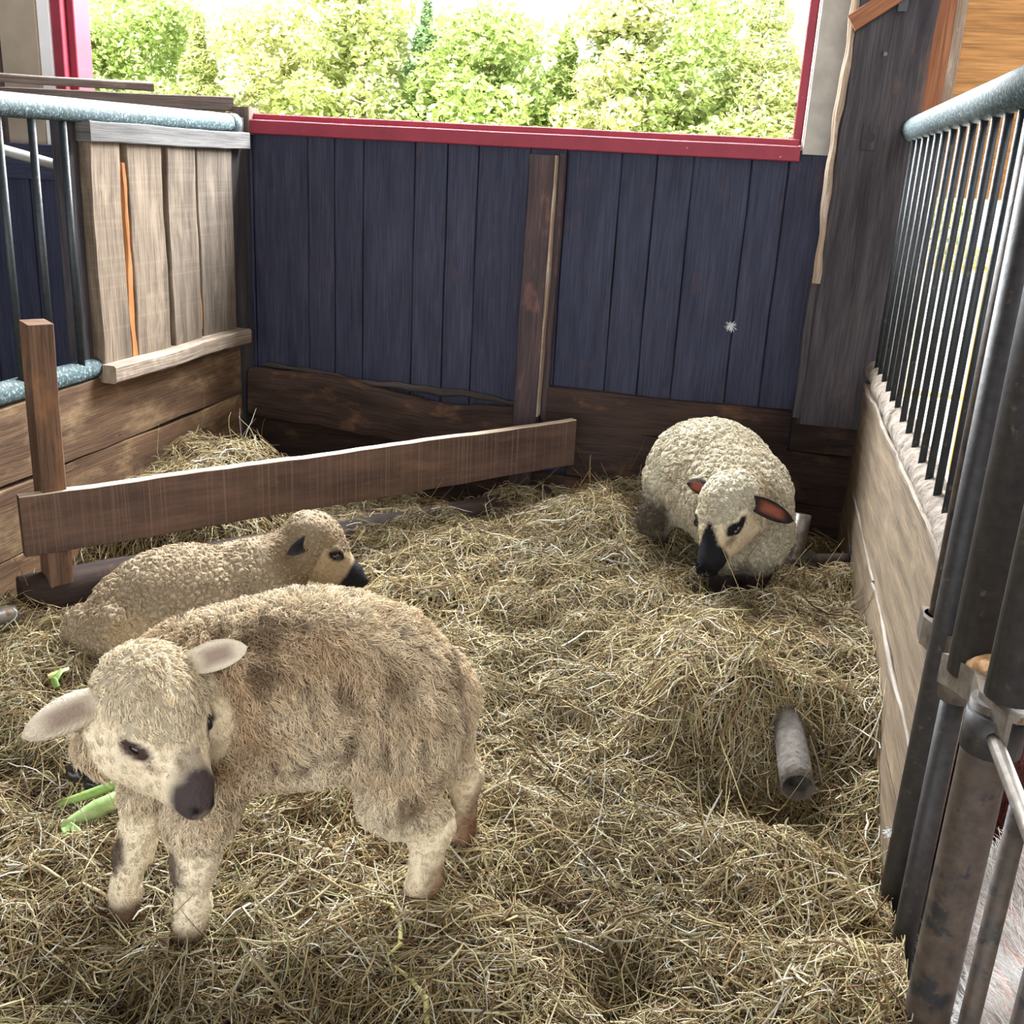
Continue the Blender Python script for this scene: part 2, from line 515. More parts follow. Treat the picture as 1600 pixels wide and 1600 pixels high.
# ------------------------------------------------------------------ the barn
def build_setting():
    g = box_mesh('floor', (-8, -6, -.42), (3.2, 5.0, -.30), M['dirt'])
    tag(g, kind='structure')
    g = box_mesh('ground_yard', (-1.2, 5.0, -.36), (40, 60, -.30), M['concrete'])
    tag(g, kind='structure')
    g = box_mesh('ground_meadow', (-60, 5.0, -.40), (-1.2, 60, -.30), M['meadow'])
    tag(g, kind='structure')
    # barn shell: roof with an opening added to light the pig, far side walls, wall behind with its wide door opening
    P = Planks()
    for lo, hi in (((-8.2, -6.1), (1.0, 5.2)), ((3.0, -6.1), (3.4, 5.2)), ((1.0, -6.1), (3.0, .3)), ((1.0, 3.9), (3.0, 5.2))):
        P.box((*lo, 3.5), (*hi, 3.6), axis=1, nseg=2)
    tag(P.build('ceiling', M['roof']), kind='structure')
    tag(box_mesh('wall_far_left', (-8.1, -6, -.3), (-8, 5, 3.5), M['roof']), kind='structure')
    tag(box_mesh('wall_far_right', (3.2, -6, -.3), (3.3, 5, 3.5), M['roof']), kind='structure')

    # back half wall: vertical boards with hairline gaps
    P = Planks()
    xs = [-2.62, -2.36, -2.089, -1.959, -1.821, -1.58, -1.432, -1.293, -1.064, -.905, -.671, -.524, -.373, -.139, .008, .182]
    for a, b in zip(xs[:-1], xs[1:]):
        dy = rng.uniform(-.004, .004)
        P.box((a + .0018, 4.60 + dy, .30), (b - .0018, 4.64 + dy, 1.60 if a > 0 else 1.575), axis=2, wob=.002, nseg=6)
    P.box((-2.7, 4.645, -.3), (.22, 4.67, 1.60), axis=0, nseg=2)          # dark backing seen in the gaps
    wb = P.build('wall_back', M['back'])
    tag(wb, kind='structure')
    # low planking under the boards
    P = Planks()
    P.box((-.93, 4.55, .37), (.15, 4.60, .545), axis=0, wob=.008)
    P.box((-.80, 4.54, .155), (.44, 4.59, .375), axis=0, wob=.008)
    P.box((-1.1, 4.55, -.15), (.44, 4.59, .145), axis=0, wob=.008)
    P.box((-2.4, 4.56, -.2), (-1.05, 4.60, .27), axis=0, wob=.006)
    P.box((.16, 4.53, .383), (.44, 4.59, .53), axis=0, wob=.002)
    P.box((.12, 4.60, -.3), (.50, 4.66, .56), axis=0, nseg=2)  # backing added behind the planks to block light leaks
    P.build('plank', M['backlow'], wb)

    # left stall wall : low planks
    P = Planks()
    P.box((-2.41, 1.2, .40), (-2.35, 4.42, .66), axis=1, wob=.006, nseg=24)
    P.box((-2.41, 1.2, .155), (-2.352, 4.42, .392), axis=1, wob=.006, nseg=24)
    P.box((-2.41, 1.2, -.12), (-2.35, 4.42, .148), axis=1, wob=.006, nseg=24)
    P.box((-2.41, 1.2, -.3), (-2.36, 4.42, -.125), axis=1, wob=.006, nseg=24)
    tag(P.build('wall_left', M['left']), kind='structure')

    # right stall wall : two planks
    P = Planks()
    P.add((.445, 2.11, .547), (.445, 4.55, .505), .42, .05, (0, 0, 1), wob=.006, nseg=24)
    P.add((.445, 2.10, .115), (.445, 4.55, .10), .43, .05, (0, 0, 1), wob=.006, nseg=24)
    P.box((.42, 2.10, -.3), (.47, 4.55, -.105), axis=1, wob=.004, nseg=12)
    wr = P.build('wall_right', M['right'])
    tag(wr, kind='structure')
    # splintered pale strip along the plank joint and the pale lath on the top edge
    P = Planks()
    P.add((.416, 2.16, .338), (.418, 3.2, .328), .012, .012, (0, 0, 1), wob=.009, nseg=26)
    P.add((.418, 3.2, .328), (.419, 4.2, .318), .005, .008, (0, 0, 1), wob=.003, nseg=16)
    P.build('splintered_strip', M['splinter'], wr)
    P = Planks()
    P.add((.415, 2.15, .765), (.415, 4.50, .715), .016, .012, (0, 0, 1), wob=.008, nseg=30)
    P.build('lath', M['ledge'], wr)

    # wall with plywood right of the post, doorway below it
    P = Planks()
    P.box((.60, 4.78, 1.45), (3.2, 4.81, 3.5), axis=0, nseg=6)
    tag(P.build('wall_plywood', M['ply']), kind='structure')
    P = Planks()
    P.box((.555, 4.74, 1.45), (.60, 4.81, 3.4), axis=2, wob=.006, nseg=16)
    tag(P.build('trim_1', M['bark']), kind='structure')
    # wall above / left of window
    P = Planks()
    P.box((-8, 4.66, -.3), (-3.63, 4.72, 3.5), axis=2, nseg=4)
    tag(P.build('wall_back_left', M['loose']), kind='structure')
    P = Planks()
    P.box((-3.63, 4.60, 1.0), (-3.43, 4.70, 3.5), axis=2, nseg=4)
    tag(P.build('trim_2', M['tan']), kind='structure')
    P = Planks()
    P.box((-8, 4.70, -.3), (-2.5, 4.74, 1.56), axis=0, nseg=4)
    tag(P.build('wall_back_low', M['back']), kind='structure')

    # the big unglazed window opening : red sill and jambs, white trims
    win = Planks()
    win.box((-2.42, 4.565, 1.555), (.045, 4.66, 1.615), axis=0, wob=.0015, nseg=20)
    win = win.build('window_1', M['red'])
    tag(win, kind='structure')
    P = Planks()
    P.box((-3.4, 4.60, 1.612), (.035, 4.72, 1.642), axis=0, wob=.0015, nseg=20)
    P.build('sill', M['red'], win)
    P = Planks()
    P.box((.008, 4.62, 1.62), (.045, 4.72, 3.4), axis=2, nseg=4)
    P.build('jamb', M['red'], win)
    P = Planks()
    P.box((-3.365, 4.62, 1.4), (-3.31, 4.74, 3.4), axis=2, nseg=4)
    P.build('jamb', M['red'], win)
    P = Planks()
    P.box((-3.31, 4.66, 1.4), (-3.27, 4.78, 3.4), axis=2, nseg=4)
    P.build('jamb', M['red'], win)
    P = Planks()
    P.box((-3.43, 4.61, 1.2), (-3.365, 4.66, 3.4), axis=2, nseg=4)
    P.build('edge_strip', M['bwhite'], win)
    P = Planks()
    P.box((.045, 4.60, 1.60), (.052, 4.64, 3.4), axis=2, nseg=4)
    P.build('edge_strip', M['bwhite'], win)
    P = Planks()
    P.box((.052, 4.57, 1.585), (.185, 4.62, 3.4), axis=2, nseg=4)
    tag(P.build('trim_3', M['white']), kind='structure')


def build_timbers():
    # corner timber post on the right with its pale waney edge
    P = Planks()
    P.box((.175, 4.44, .525), (.465, 4.62, 3.4), axis=2, wob=.006, ch=.012, nseg=30)
    o = P.build('timber_post', M['timber'])
    tag(o, 'thick dark corner timber between the white window trim and the barred gate', 'post')
    origin_to(o, (.31, 4.53, .525))
    P = Planks()
    P.add((.166, 4.45, 1.10), (.168, 4.45, 3.4), .028, .05, (1, 0, 0), wob=.010, ch=.012, nseg=60)
    e = P.build('waney_edge', M['bark'], o)
    tag(e, 'pale ragged waney edge')
    P = Planks()
    P.box((.150, 4.44, .55), (.180, 4.52, 1.12), axis=2, wob=.006, nseg=16)
    P.build('edge_board', M['timber'], o)
    p = tube('peg', [(.292, 4.436, 1.655), (.292, 4.447, 1.655)], .020, M['timber'], o)
    P = Planks()
    P.box((.262, 4.437, 1.61), (.324, 4.445, 1.70), axis=2, nseg=1, ch=.002)
    P.build('inset_block', M['timber'], o)
    n = tube('nail', [(.290, 4.445, 1.955), (.300, 4.41, 1.945)], .0035, M['steel'], o, n=8)
    tube('head', [(.300, 4.41, 1.945), (.3006, 4.408, 1.9448)], .008, M['steel'], n, n=10)

    P = Planks()
    P.add((.165, 4.415, 2.045), (.52, 4.415, 2.29), .062, .025, (-.55, 0, .83), nseg=4, ch=.002)
    o = P.build('wooden_brace', M['orange'])
    tag(o, 'orange slanting lath nailed across the top of the dark corner post', 'brace')
    origin_to(o, (.165, 4.415, 2.045))
    P = Planks()
    P.add((.338, 4.42, 2.09), (.336, 4.42, 2.5), .035, .004, (1, 0, 0), nseg=4, ch=.001)
    o = P.build('strap', M['strap'])
    tag(o, 'short black strap hanging on the corner post beside the orange lath', 'strap')
    origin_to(o, (.336, 4.42, 2.5))
    P = Planks()
    P.box((.475, 4.70, -.3), (.555, 4.80, 3.4), axis=2, nseg=8)
    o = P.build('wall_stud', M['orange'])
    tag(o, 'upright orange lumber stud between dark corner post and plywood', 'stud')
    origin_to(o, (.515, 4.75, -.3))

    # post in the middle of the back wall
    P = Planks()
    P.add((-1.005, 4.52, .05), (-.992, 4.54, 1.53), .105, .075, (1, 0, 0), wob=.002, nseg=14)
    o = P.build('wall_post', M['duskpost'])
    tag(o, 'upright post against the middle of the dark board wall', 'post')
    origin_to(o, (-1.005, 4.52, .05))
    P = Planks()
    P.add((-.948, 4.53, .42), (-.938, 4.55, 1.53), .014, .07, (1, 0, 0), wob=.003, nseg=20)
    tag(P.build('pale_edge', M['bark'], o), 'pale worn edge of the post')
    P = Planks()
    P.add((-.930, 4.57, .40), (-.917, 4.58, 1.54), .03, .04, (1, 0, 0), wob=.002, nseg=14)
    P.build('batten', M['duskpost'], o)

    # live-edge slab on the left low part of the back wall
    P = Planks()
    P.add((-2.36, 4.53, .385), (-1.04, 4.53, .345), .24, .06, (0, 0, 1), wob=.012, ch=.02, nseg=36,
          edge=lambda f: (.02 * math.sin(f * 7) - .03 * f, -.02 * math.sin(f * 3.1)))
    o = P.build('log_slab', M['log'])
    tag(o, 'rough live edged slab on the dark wall left of the middle post', 'slab')
    origin_to(o, (-1.7, 4.53, .26))
    P = Planks()
    P.add((-2.30, 4.575, .508), (-1.05, 4.575, .455), .026, .024, (0, 0, 1), wob=.014, ch=.008, nseg=44)
    o = P.build('bark_strip', M['stripbark'])
    tag(o, 'thin wavy bark strip along the top of the rough slab', 'strip')
    origin_to(o, (-1.7, 4.575, .46))

    # sill log lying under the slanting board
    o = tube('log', [(-2.28, 2.74, .03), (-1.9, 3.17, .05), (-1.55, 3.58, .04), (-1.2, 4.0, .045), (-.86, 4.40, .06)], [.085, .08, .085, .08, .075], M['log'], n=16, wob=.05, sub=6)
    tag(o, 'dark log lying on the hay behind the resting sheep', 'log')
    uvl = o.data.uv_layers.new(name='UVMap')
    for lp in o.data.loops:
        v = o.data.vertices[lp.vertex_index].co
        uvl.data[lp.index].uv = ((v.x * .66 + v.y * .75), v.z * 1.3 + (v.x - v.y) * .6)
    origin_to(o, (-1.55, 3.58, -.04))

    # short post and slanting rail board
    P = Planks()
    P.add((-2.20, 2.82, -.1), (-2.175, 2.80, .955), .10, .075, (.8, -.6, 0), wob=.002, nseg=12)
    o = P.build('short_post', M['post'])
    tag(o, 'short square brown post at the left end of the slanting board', 'post')
    origin_to(o, (-2.20, 2.82, -.1))
    P = Planks()
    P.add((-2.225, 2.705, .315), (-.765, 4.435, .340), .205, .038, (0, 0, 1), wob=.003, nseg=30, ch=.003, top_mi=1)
    o = P.build('rail_board', [M['rail'], M['lit_dust']])
    tag(o, 'long brown board slanting across the pen from short post to wall', 'board')
    origin_to(o, (-1.5, 3.57, .225))


def build_left_partition():
    root = empty('board_partition', (-2.36, 3.9, .64), 'weathered upright boards with grey cap above the left planks', 'partition')
    P = Planks()
    P.box((-2.385, 3.36, .69), (-2.335, 3.535, 1.50), axis=2, wob=.005, nseg=16)
    P.build('board', M['panel'], root)
    P = Planks()
    P.box((-2.385, 3.585, .69), (-2.337, 3.815, 1.50), axis=2, wob=.006, nseg=16)
    P.build('board', M['panel'], root)
    P = Planks()
    P.box((-2.385, 3.845, .69), (-2.335, 4.06, 1.50), axis=2, wob=.006, nseg=16)
    P.build('board', M['panel'], root)
    P = Planks()
    P.box((-2.385, 4.078, .69), (-2.338, 4.37, 1.50), axis=2, wob=.005, nseg=16)
    P.build('board', M['panel'], root)
    P = Planks()
    P.add((-2.352, 3.562, .69), (-2.352, 3.556, 1.42), .045, .03, (0, 1, 0), wob=.010, nseg=24, ch=.01)
    tag(P.build('bark_edge', M['redbark'], root), 'orange bark edge')
    P = Planks()
    P.add((-2.347, 4.055, .75), (-2.347, 4.05, 1.30), .022, .02, (0, 1, 0), wob=.008, nseg=24, ch=.006)
    tag(P.build('bark_edge', M['redbark'], root), 'orange bark edge')
    P = Planks()
    P.box((-2.375, 3.345, 1.485), (-2.315, 4.50, 1.555), axis=1, wob=.003, nseg=14)
    tag(P.build('cap_board', M['cap'], root), 'grey weathered cap board')
    P = Planks()
    P.box((-2.40, 3.35, .645), (-2.285, 4.40, .712), axis=1, wob=.007, nseg=18, ch=.008)
    tag(P.build('ledge', M['ledge'], root), 'thick dusty ledge')
    P = Planks()
    P.box((-2.44, 3.30, .64), (-2.375, 3.36, 1.555), axis=2, wob=.003, nseg=6)
    P.build('end_post', M['timber'], root)

    # dark corner upright between partition and back wall
    P = Planks()
    P.box((-2.46, 4.40, -.3), (-2.37, 4.585, 1.62), axis=2, wob=.003, nseg=8)
    o = P.build('corner_post', M['timber'])
    tag(o, 'dark corner upright where left boards meet the window wall', 'post')
    origin_to(o, (-2.42, 4.5, -.3))

    # barred railing left of the partition
    root = empty('stall_railing', (-2.36, 2.9, .66), 'dark pipe railing with thin bars above the left stall planks', 'railing')
    tube('top_rail', [(-2.36, 1.2, 1.572), (-2.36, 4.38, 1.592)], .038, M['pipe'], root, n=18)
    tube('rail_end', [(-2.36, 4.38, 1.592), (-2.36, 4.44, 1.5925)], .040, M['pipe'], root, n=18)
    tube('bottom_rail', [(-2.375, 1.2, .700), (-2.375, 3.36, .700)], .037, M['pipe'], root, n=16)
    y = 3.26
    for i in range(12):
        tube('bar', [(-2.36, y, .70), (-2.36, y, 1.57)], .013, M['bar'], root, n=10)
        y -= .158

    o = tube('white_pipe', [(-3.15, 2.60, 1.66), (-2.44, 3.52, 1.37)], .018, M['whitepipe'], n=12)
    tag(o, 'white pipe slanting down behind the left bars', 'pipe')
    origin_to(o, (-2.9, 3.0, 1.5))

    # the neighbouring stall behind the bars
    P = Planks()
    for k in range(6):
        P.box((-4.0 + k * .27, 4.50, -.3), (-3.735 + k * .27, 4.53, 1.46), axis=2, nseg=4)
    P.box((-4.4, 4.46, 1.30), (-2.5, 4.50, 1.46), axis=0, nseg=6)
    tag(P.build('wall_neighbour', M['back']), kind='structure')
    P = Planks()
    P.box((-4.5, 1.0, -.3), (-4.4, 4.6, 1.5), axis=1, nseg=4)
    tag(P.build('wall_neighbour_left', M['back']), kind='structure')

    # loose boards lying along the top
    P = Planks()
    P.add((-3.9, 3.35, 1.700), (-2.62, 4.24, 1.715), .11, .032, (.6, -.8, 0), wob=.004, nseg=14, twist=.1)
    o = P.build('loose_board', M['loose'])
    tag(o, 'thin loose board with broken end, uppermost above the left pipe rail', 'board', 'loose boards above the left rail')
    origin_to(o, (-3.2, 3.8, 1.69))
    P = Planks()
    P.add((-4.1, 3.5, 1.625), (-2.46, 4.62, 1.675), .10, .060, (.6, -.8, 0), wob=.003, nseg=14)
    o = P.build('loose_board', M['loose'])
    tag(o, 'thick dark loose board just behind the left pipe rail, below the broken one', 'board', 'loose boards above the left rail')
    origin_to(o, (-3.2, 4.1, 1.6))
    P = Planks()
    P.box((-2.43, 4.56, 1.55), (-2.35, 4.66, 1.665), axis=2, nseg=2)
    o = P.build('wood_block', M['loose'])
    tag(o, 'small grey wood block between left rail end and red sill', 'block')
    origin_to(o, (-2.39, 4.6, 1.55))
    o = tube('pipe_stub', [(-2.45, 2.24, .05), (-2.185, 2.595, .062)], .030, M['steel'], n=14, wob=.02)
    tag(o, 'grey pipe end sticking in at the left edge above the hay', 'pipe')
    origin_to(o, (-2.37, 2.48, 0))


def build_gate():
    root = empty('barred_panel', (.44, 3.3, .70), 'tall dark barred panel standing on the right plank wall', 'railing')
    tube('top_rail', [(.44, 4.66, 1.690), (.44, 1.9, 1.690)], .042, M['pipe'], root, n=20, sub=3)
    tube('rail_end', [(.44, 4.69, 1.690), (.44, 4.66, 1.690)], .045, M['pipe'], root, n=20)
    q = np.linspace(4.60, 2.16, 90)
    tube('bottom_rail', [(.455, a, .772) for a in q], [.042 + .007 * float(vn(a, .3, 9)) + .004 * float(vn(a, 1.3, 23)) for a in q], M['mudpipe'], root, n=18, wob=.012)
    ys = [4.60, 4.452, 4.31, 4.154, 3.987, 3.818, 3.662, 3.504, 3.331, 3.163, 3.000, 2.840, 2.690, 2.540, 2.395, 2.255]
    for y in ys:
        tube('bar', [(.44, y, .78), (.44, y, 1.68)], .0098, M['bar'], root, n=12)
    tube('end_post', [(.425, 2.165, .60), (.425, 2.165, 1.69)], .024, M['barbrown'], root, n=14)
    tube('end_post', [(.428, 2.085, -.30), (.428, 2.085, 1.69)], .031, M['gatedark'], root, n=16)

    root = empty('pen_gate', (.44, 1.68, -.3), 'open pipe gate with thick upright and rods at the right edge', 'gate')
    tube('hinge_post', [(.445, 1.70, -.3), (.445, 1.70, .70)], .040, M['barbrown'], root, n=20, wob=.01, sub=12)
    tube('upper_post', [(.455, 1.665, .725), (.455, 1.665, 1.9)], .041, M['gatedark'], root, n=20)
    tube('thin_post', [(.432, 1.935, -.3), (.432, 1.935, .64)], .023, M['gatedark'], root, n=14)
    tube('broad_post', [(.452, 1.885, .66), (.452, 1.885, 1.9)], .054, M['gatedark'], root, n=20)
    tube('collar', [(.425, 2.165, .595), (.425, 2.165, .655)], .032, M['steel'], root, n=16)
    tube('collar', [(.432, 1.925, .585), (.432, 1.925, .655)], .033, M['steel'], root, n=16)
    tube('collar', [(.448, 1.69, .615), (.448, 1.69, .685)], .048, M['gatedark'], root, n=18)
    # wavy strap between the collars
    P = Planks()
    pts = [(.395, 2.20), (.393, 2.14), (.425, 2.06), (.445, 1.99), (.425, 1.955), (.398, 1.925), (.408, 1.88), (.43, 1.80), (.42, 1.70), (.45, 1.62)]
    q = []
    for i in range(len(pts) - 1):
        for k in range(3): q.append((pts[i][0] + (pts[i + 1][0] - pts[i][0]) * k / 3, pts[i][1] + (pts[i + 1][1] - pts[i][1]) * k / 3))
    q.append(pts[-1])
    V, F = [], []
    for i, (x, y) in enumerate(q):
        zt = .655 + .06 * sstep(.3, 1., i / (len(q) - 1.))
        for dx, dz in ((-.004, 0), (.066, 0), (.066, -.012), (.004, -.014), (.004, -.06), (-.004, -.06)):
            V.append((x + dx, y, zt + dz))
    for i in range(len(q) - 1):
        for k in range(6):
            j = (k + 1) % 6
            F.append((i * 6 + k, i * 6 + j, i * 6 + 6 + j, i * 6 + 6 + k))
    F.append(tuple(range(6))[::-1])
    F.append(tuple((len(q) - 1) * 6 + k for k in range(6)))
    me = bpy.data.meshes.new('strap_hinge')
    me.from_pydata(V, [], F)
    me.polygons.foreach_set('use_smooth', [False] * len(me.polygons))
    me.materials.append(M['steel'])
    tag(link('strap_hinge', me, root), 'wavy steel strap hinge')
    tube('rod', [(.440, 1.70, .655), (.440, .95, .665)], .0125, M['steel'], root, n=10)
    tube('rod', [(.49, 1.66, .70), (.50, .95, .715)], .016, M['steel'], root, n=10)
    for y in (1.445, 1.235, 1.03):
        tube('bar', [(.44, y, -.3), (.44, y, .66)], .0155, M['barbrown'], root, n=12)
    m = blob('mud_lump', [('c', (.445, 1.83, .700), (.470, 1.755, .722), .016, .022), ('c', (.43, 1.88, .690), (.445, 1.83, .698), .008, .016)], M['mud'], vox=.005, rough=.006)
    tag(m, 'orange dried mud lump sitting on the steel strap hinge', 'mud')
    origin_to(m, (.455, 1.80, .69))


# ------------------------------------------------------------------ implicit surfaces
def sdf_eval(X, prims):
    d = np.full(X.shape[:-1], 1e3, np.float32)
    for p in prims:
        k = .035
        if p[0] == 'c':
            _, a, b, r1, r2 = p[:5]
            if len(p) > 5: k = p[5]
            a, b = np.array(a, np.float32), np.array(b, np.float32)
            ba = b - a
            l2 = max(float(ba.dot(ba)), 1e-9)
            pa = X - a
            t = np.clip((pa @ ba) / l2, 0, 1)
            di = np.sqrt(((pa - t[..., None] * ba) ** 2).sum(-1)) - (r1 + (r2 - r1) * t)
        else:
            _, c, R, rad = p[:4]
            if len(p) > 4: k = p[4]
            q = (X - np.array(c, np.float32)) @ np.array(R, np.float32).T
            rad = np.array(rad, np.float32)
            k0 = np.sqrt(((q / rad) ** 2).sum(-1))
            k1 = np.sqrt(((q / rad ** 2) ** 2).sum(-1)) + 1e-9
            di = k0 * (k0 - 1) / k1
            di = np.where(k0 < .2, -rad.min() * .8, di)
        h = np.clip(.5 + .5 * (d - di) / k, 0, 1)
        d = (d * (1 - h) + di * h - k * h * (1 - h)).astype(np.float32)
    return d


def bounds(prims):
    lo, hi = np.full(3, 1e3), np.full(3, -1e3)
    for p in prims:
        if p[0] == 'c':
            for q, r in ((p[1], p[3]), (p[2], p[4])):
                lo, hi = np.minimum(lo, np.array(q) - r), np.maximum(hi, np.array(q) + r)
        else:
            r = max(p[3])
            lo, hi = np.minimum(lo, np.array(p[1]) - r), np.maximum(hi, np.array(p[1]) + r)
    return lo - .04, hi + .04


def surface(prims, vox=.008, rough=0., rsc=14.):
    lo, hi = bounds(prims)
    n = np.ceil((hi - lo) / vox).astype(int) + 1
    ax = [lo[i] + vox * np.arange(n[i]) for i in range(3)]
    X = np.stack(np.meshgrid(*ax, indexing='ij'), -1).astype(np.float32)
    D = sdf_eval(X, prims)
    if rough:
        f = X.reshape(-1, 3)
        near = np.abs(D.ravel()) < .05
        add = np.zeros(len(f), np.float32)
        add[near] = rough * (vn3(f[near], rsc) + .6 * vn3(f[near], rsc * 2.3, 4))
        D = D + add.reshape(D.shape)
    S = D < 0
    c = np.zeros(tuple(n - 1), np.int8)
    for i in (0, 1):
        for j in (0, 1):
            for k in (0, 1):
                c += S[i:n[0] - 1 + i, j:n[1] - 1 + j, k:n[2] - 1 + k]
    act = (c > 0) & (c < 8)
    ids = np.full(act.shape, -1, np.int64)
    cells = np.argwhere(act)
    ids[act] = np.arange(len(cells))
    acc, cnt = np.zeros((len(cells), 3)), np.zeros(len(cells))
    corners = [(i, j, k) for i in (0, 1) for j in (0, 1) for k in (0, 1)]
    for a in corners:
        for ax_ in range(3):
            if a[ax_]: continue
            b = list(a)
            b[ax_] = 1
            A, B = cells + np.array(a), cells + np.array(b)
            da, db = D[A[:, 0], A[:, 1], A[:, 2]], D[B[:, 0], B[:, 1], B[:, 2]]
            m = (da < 0) != (db < 0)
            t = np.where(m, da / np.where(m, da - db, 1), 0)
            p = A + (B - A) * t[:, None]
            acc[m] += p[m]
            cnt[m] += 1
    V = lo + vox * acc / cnt[:, None]
    F = []
    for ax_ in range(3):
        o = [i for i in range(3) if i != ax_]
        sl0, sl1 = [slice(None)] * 3, [slice(None)] * 3
        sl0[ax_], sl1[ax_] = slice(0, -1), slice(1, None)
        s0, s1 = S[tuple(sl0)], S[tuple(sl1)]
        E = np.argwhere(s0 != s1)
        E = E[(E[:, o[0]] > 0) & (E[:, o[1]] > 0) & (E[:, o[0]] < n[o[0]] - 1) & (E[:, o[1]] < n[o[1]] - 1)]
        if not len(E): continue
        flip = s0[E[:, 0], E[:, 1], E[:, 2]]

        def cid(d0, d1):
            q = E.copy()
            q[:, o[0]] += d0
            q[:, o[1]] += d1
            return ids[q[:, 0], q[:, 1], q[:, 2]]
        Q = np.stack([cid(-1, -1), cid(0, -1), cid(0, 0), cid(-1, 0)], 1)
        if ax_ == 1: flip = ~flip
        Q = np.where(flip[:, None], Q, Q[:, ::-1])
        F.append(Q)
    return V, np.concatenate(F)


def blob(name, prims, mat, parent=None, vox=.006, rough=0., rsc=40.):
    V, F = surface(prims, vox, rough, rsc)
    me = mesh_np(name, V, F, [mat])
    return link(name, me, parent)


def tri_sample(V, F, n):
    a, b, c, d = (V[F[:, i]] for i in range(4))
    nrm = np.cross(c - a, d - b)
    ar = np.linalg.norm(nrm, axis=1) / 2
    cum = np.cumsum(ar)
    i = np.clip(np.searchsorted(cum, rng.uniform(0, cum[-1], n)), 0, len(F) - 1)
    s, t = rng.uniform(0, 1, (n, 1)), rng.uniform(0, 1, (n, 1))
    p = (a[i] * (1 - s) + b[i] * s) * (1 - t) + (d[i] * (1 - s) + c[i] * s) * t
    # smooth vertex normals
    vnm = np.zeros_like(V)
    for k in range(4): np.add.at(vnm, F[:, k], nrm)
    for it in range(3):
        acc = np.zeros_like(V)
        m = vnm[F].mean(1)
        for k in range(4): np.add.at(acc, F[:, k], m)
        vnm = acc
    vnm /= np.linalg.norm(vnm, axis=1, keepdims=True) + 1e-9
    n_ = (vnm[F[i]]).mean(1)
    n_ /= np.linalg.norm(n_, axis=1, keepdims=True)
    return p, n_, vnm


def strand_mesh(name, P, rad, colr, mat, sides=3, parent=None):
    """P (n,k,3) centre lines, rad (n,k), colr (n,3) or (n,k,3)"""
    n, k, _ = P.shape
    T = np.gradient(P, axis=1)
    T /= np.linalg.norm(T, axis=2, keepdims=True) + 1e-9
    ref = rng.normal(size=(n, 1, 3))
    A = np.cross(T, np.broadcast_to(ref, T.shape))
    A /= np.linalg.norm(A, axis=2, keepdims=True) + 1e-9
    B = np.cross(T, A)
    V = np.empty((n, k, sides, 3), np.float32)
    for s in range(sides):
        th = 2 * math.pi * s / sides
        V[:, :, s] = P + (A * math.cos(th) + B * math.sin(th)) * rad[..., None]
    base = (np.arange(n) * k * sides)[:, None, None]
    i = np.arange(k - 1)[None, :, None] * sides
    s = np.arange(sides)[None, None, :]
    s2 = (s + 1) % sides
    Q = np.stack([base + i + s, base + i + s2, base + i + sides + s2, base + i + sides + s], -1).reshape(-1, 4)
    if colr.ndim == 2: colr = np.repeat(colr[:, None], k, 1)
    C = np.repeat(colr[:, :, None], sides, 2).reshape(-1, 3)
    me = mesh_np(name, V.reshape(-1, 3), Q, [mat], attrs={'col': C})
    return link(name, me, parent)


def fleece(name, V, F, n, info, parent, k=5, rad=.0015, curl=.006, gravity=.5, tangle=.5, clump=0., cl_n=0, cl_f=.6, turns=7.5):
    """wool locks or hair: info(p) -> colour (n,3), length (n,)"""
    p, nn, _ = tri_sample(V, F, n)
    c, L, fl = info(p)
    ok = L > .002
    p, nn, c, L, fl = p[ok], nn[ok], c[ok], L[ok], fl[ok]
    n = len(p)
    L = L * rng.uniform(.6, 1.25, n)
    flow = fl + np.array([0, 0, -1.0]) * gravity + rng.normal(0, tangle, (n, 3))
    # locks that share a cell lean the same way
    g = np.stack([vn3(p, 26, 1), vn3(p, 26, 5), vn3(p, 26, 9)], 1)
    flow = flow + g * clump
    flow -= (flow * nn).sum(1, keepdims=True) * nn
    s = np.linspace(0, 1, k)[None, :, None]
    P = p[:, None] + nn[:, None] * (L[:, None, None] * (s - .35 * s ** 2) * .85 - .003) + flow[:, None] * (L[:, None, None] * s ** 1.6 * .75)
    if cl_n:
        from mathutils.kdtree import KDTree
        m = max(8, n // cl_n)
        kd = KDTree(m)
        for i in range(m): kd.insert(p[i], i)
        kd.balance()
        near = np.array([kd.find(q)[1] for q in p])
        P = P + (P[near] - P) * (cl_f * s ** .9)
        c = c * (1 + .07 * rng.normal(size=(m, 1)))[near]
    ph = rng.uniform(0, 6.28, (n, 1, 1))
    a = np.cross(nn, rng.normal(size=(n, 3)))
    a /= np.linalg.norm(a, axis=1, keepdims=True)
    b = np.cross(nn, a)
    cc = curl * np.minimum(1, L / .02)[:, None, None]
    P = P + (a[:, None] * np.cos(ph + s * turns) + b[:, None] * np.sin(ph + s * turns)) * cc * s
    R = rad * rng.uniform(.7, 1.3, (n, 1)) * (1 - .75 * np.linspace(0, 1, k)[None] ** 2)
    v = rng.uniform(.82, 1.15, (n, 1))
    return strand_mesh(name, P, R, np.clip(c * v, 0, 1), M['wool'], 3, parent)


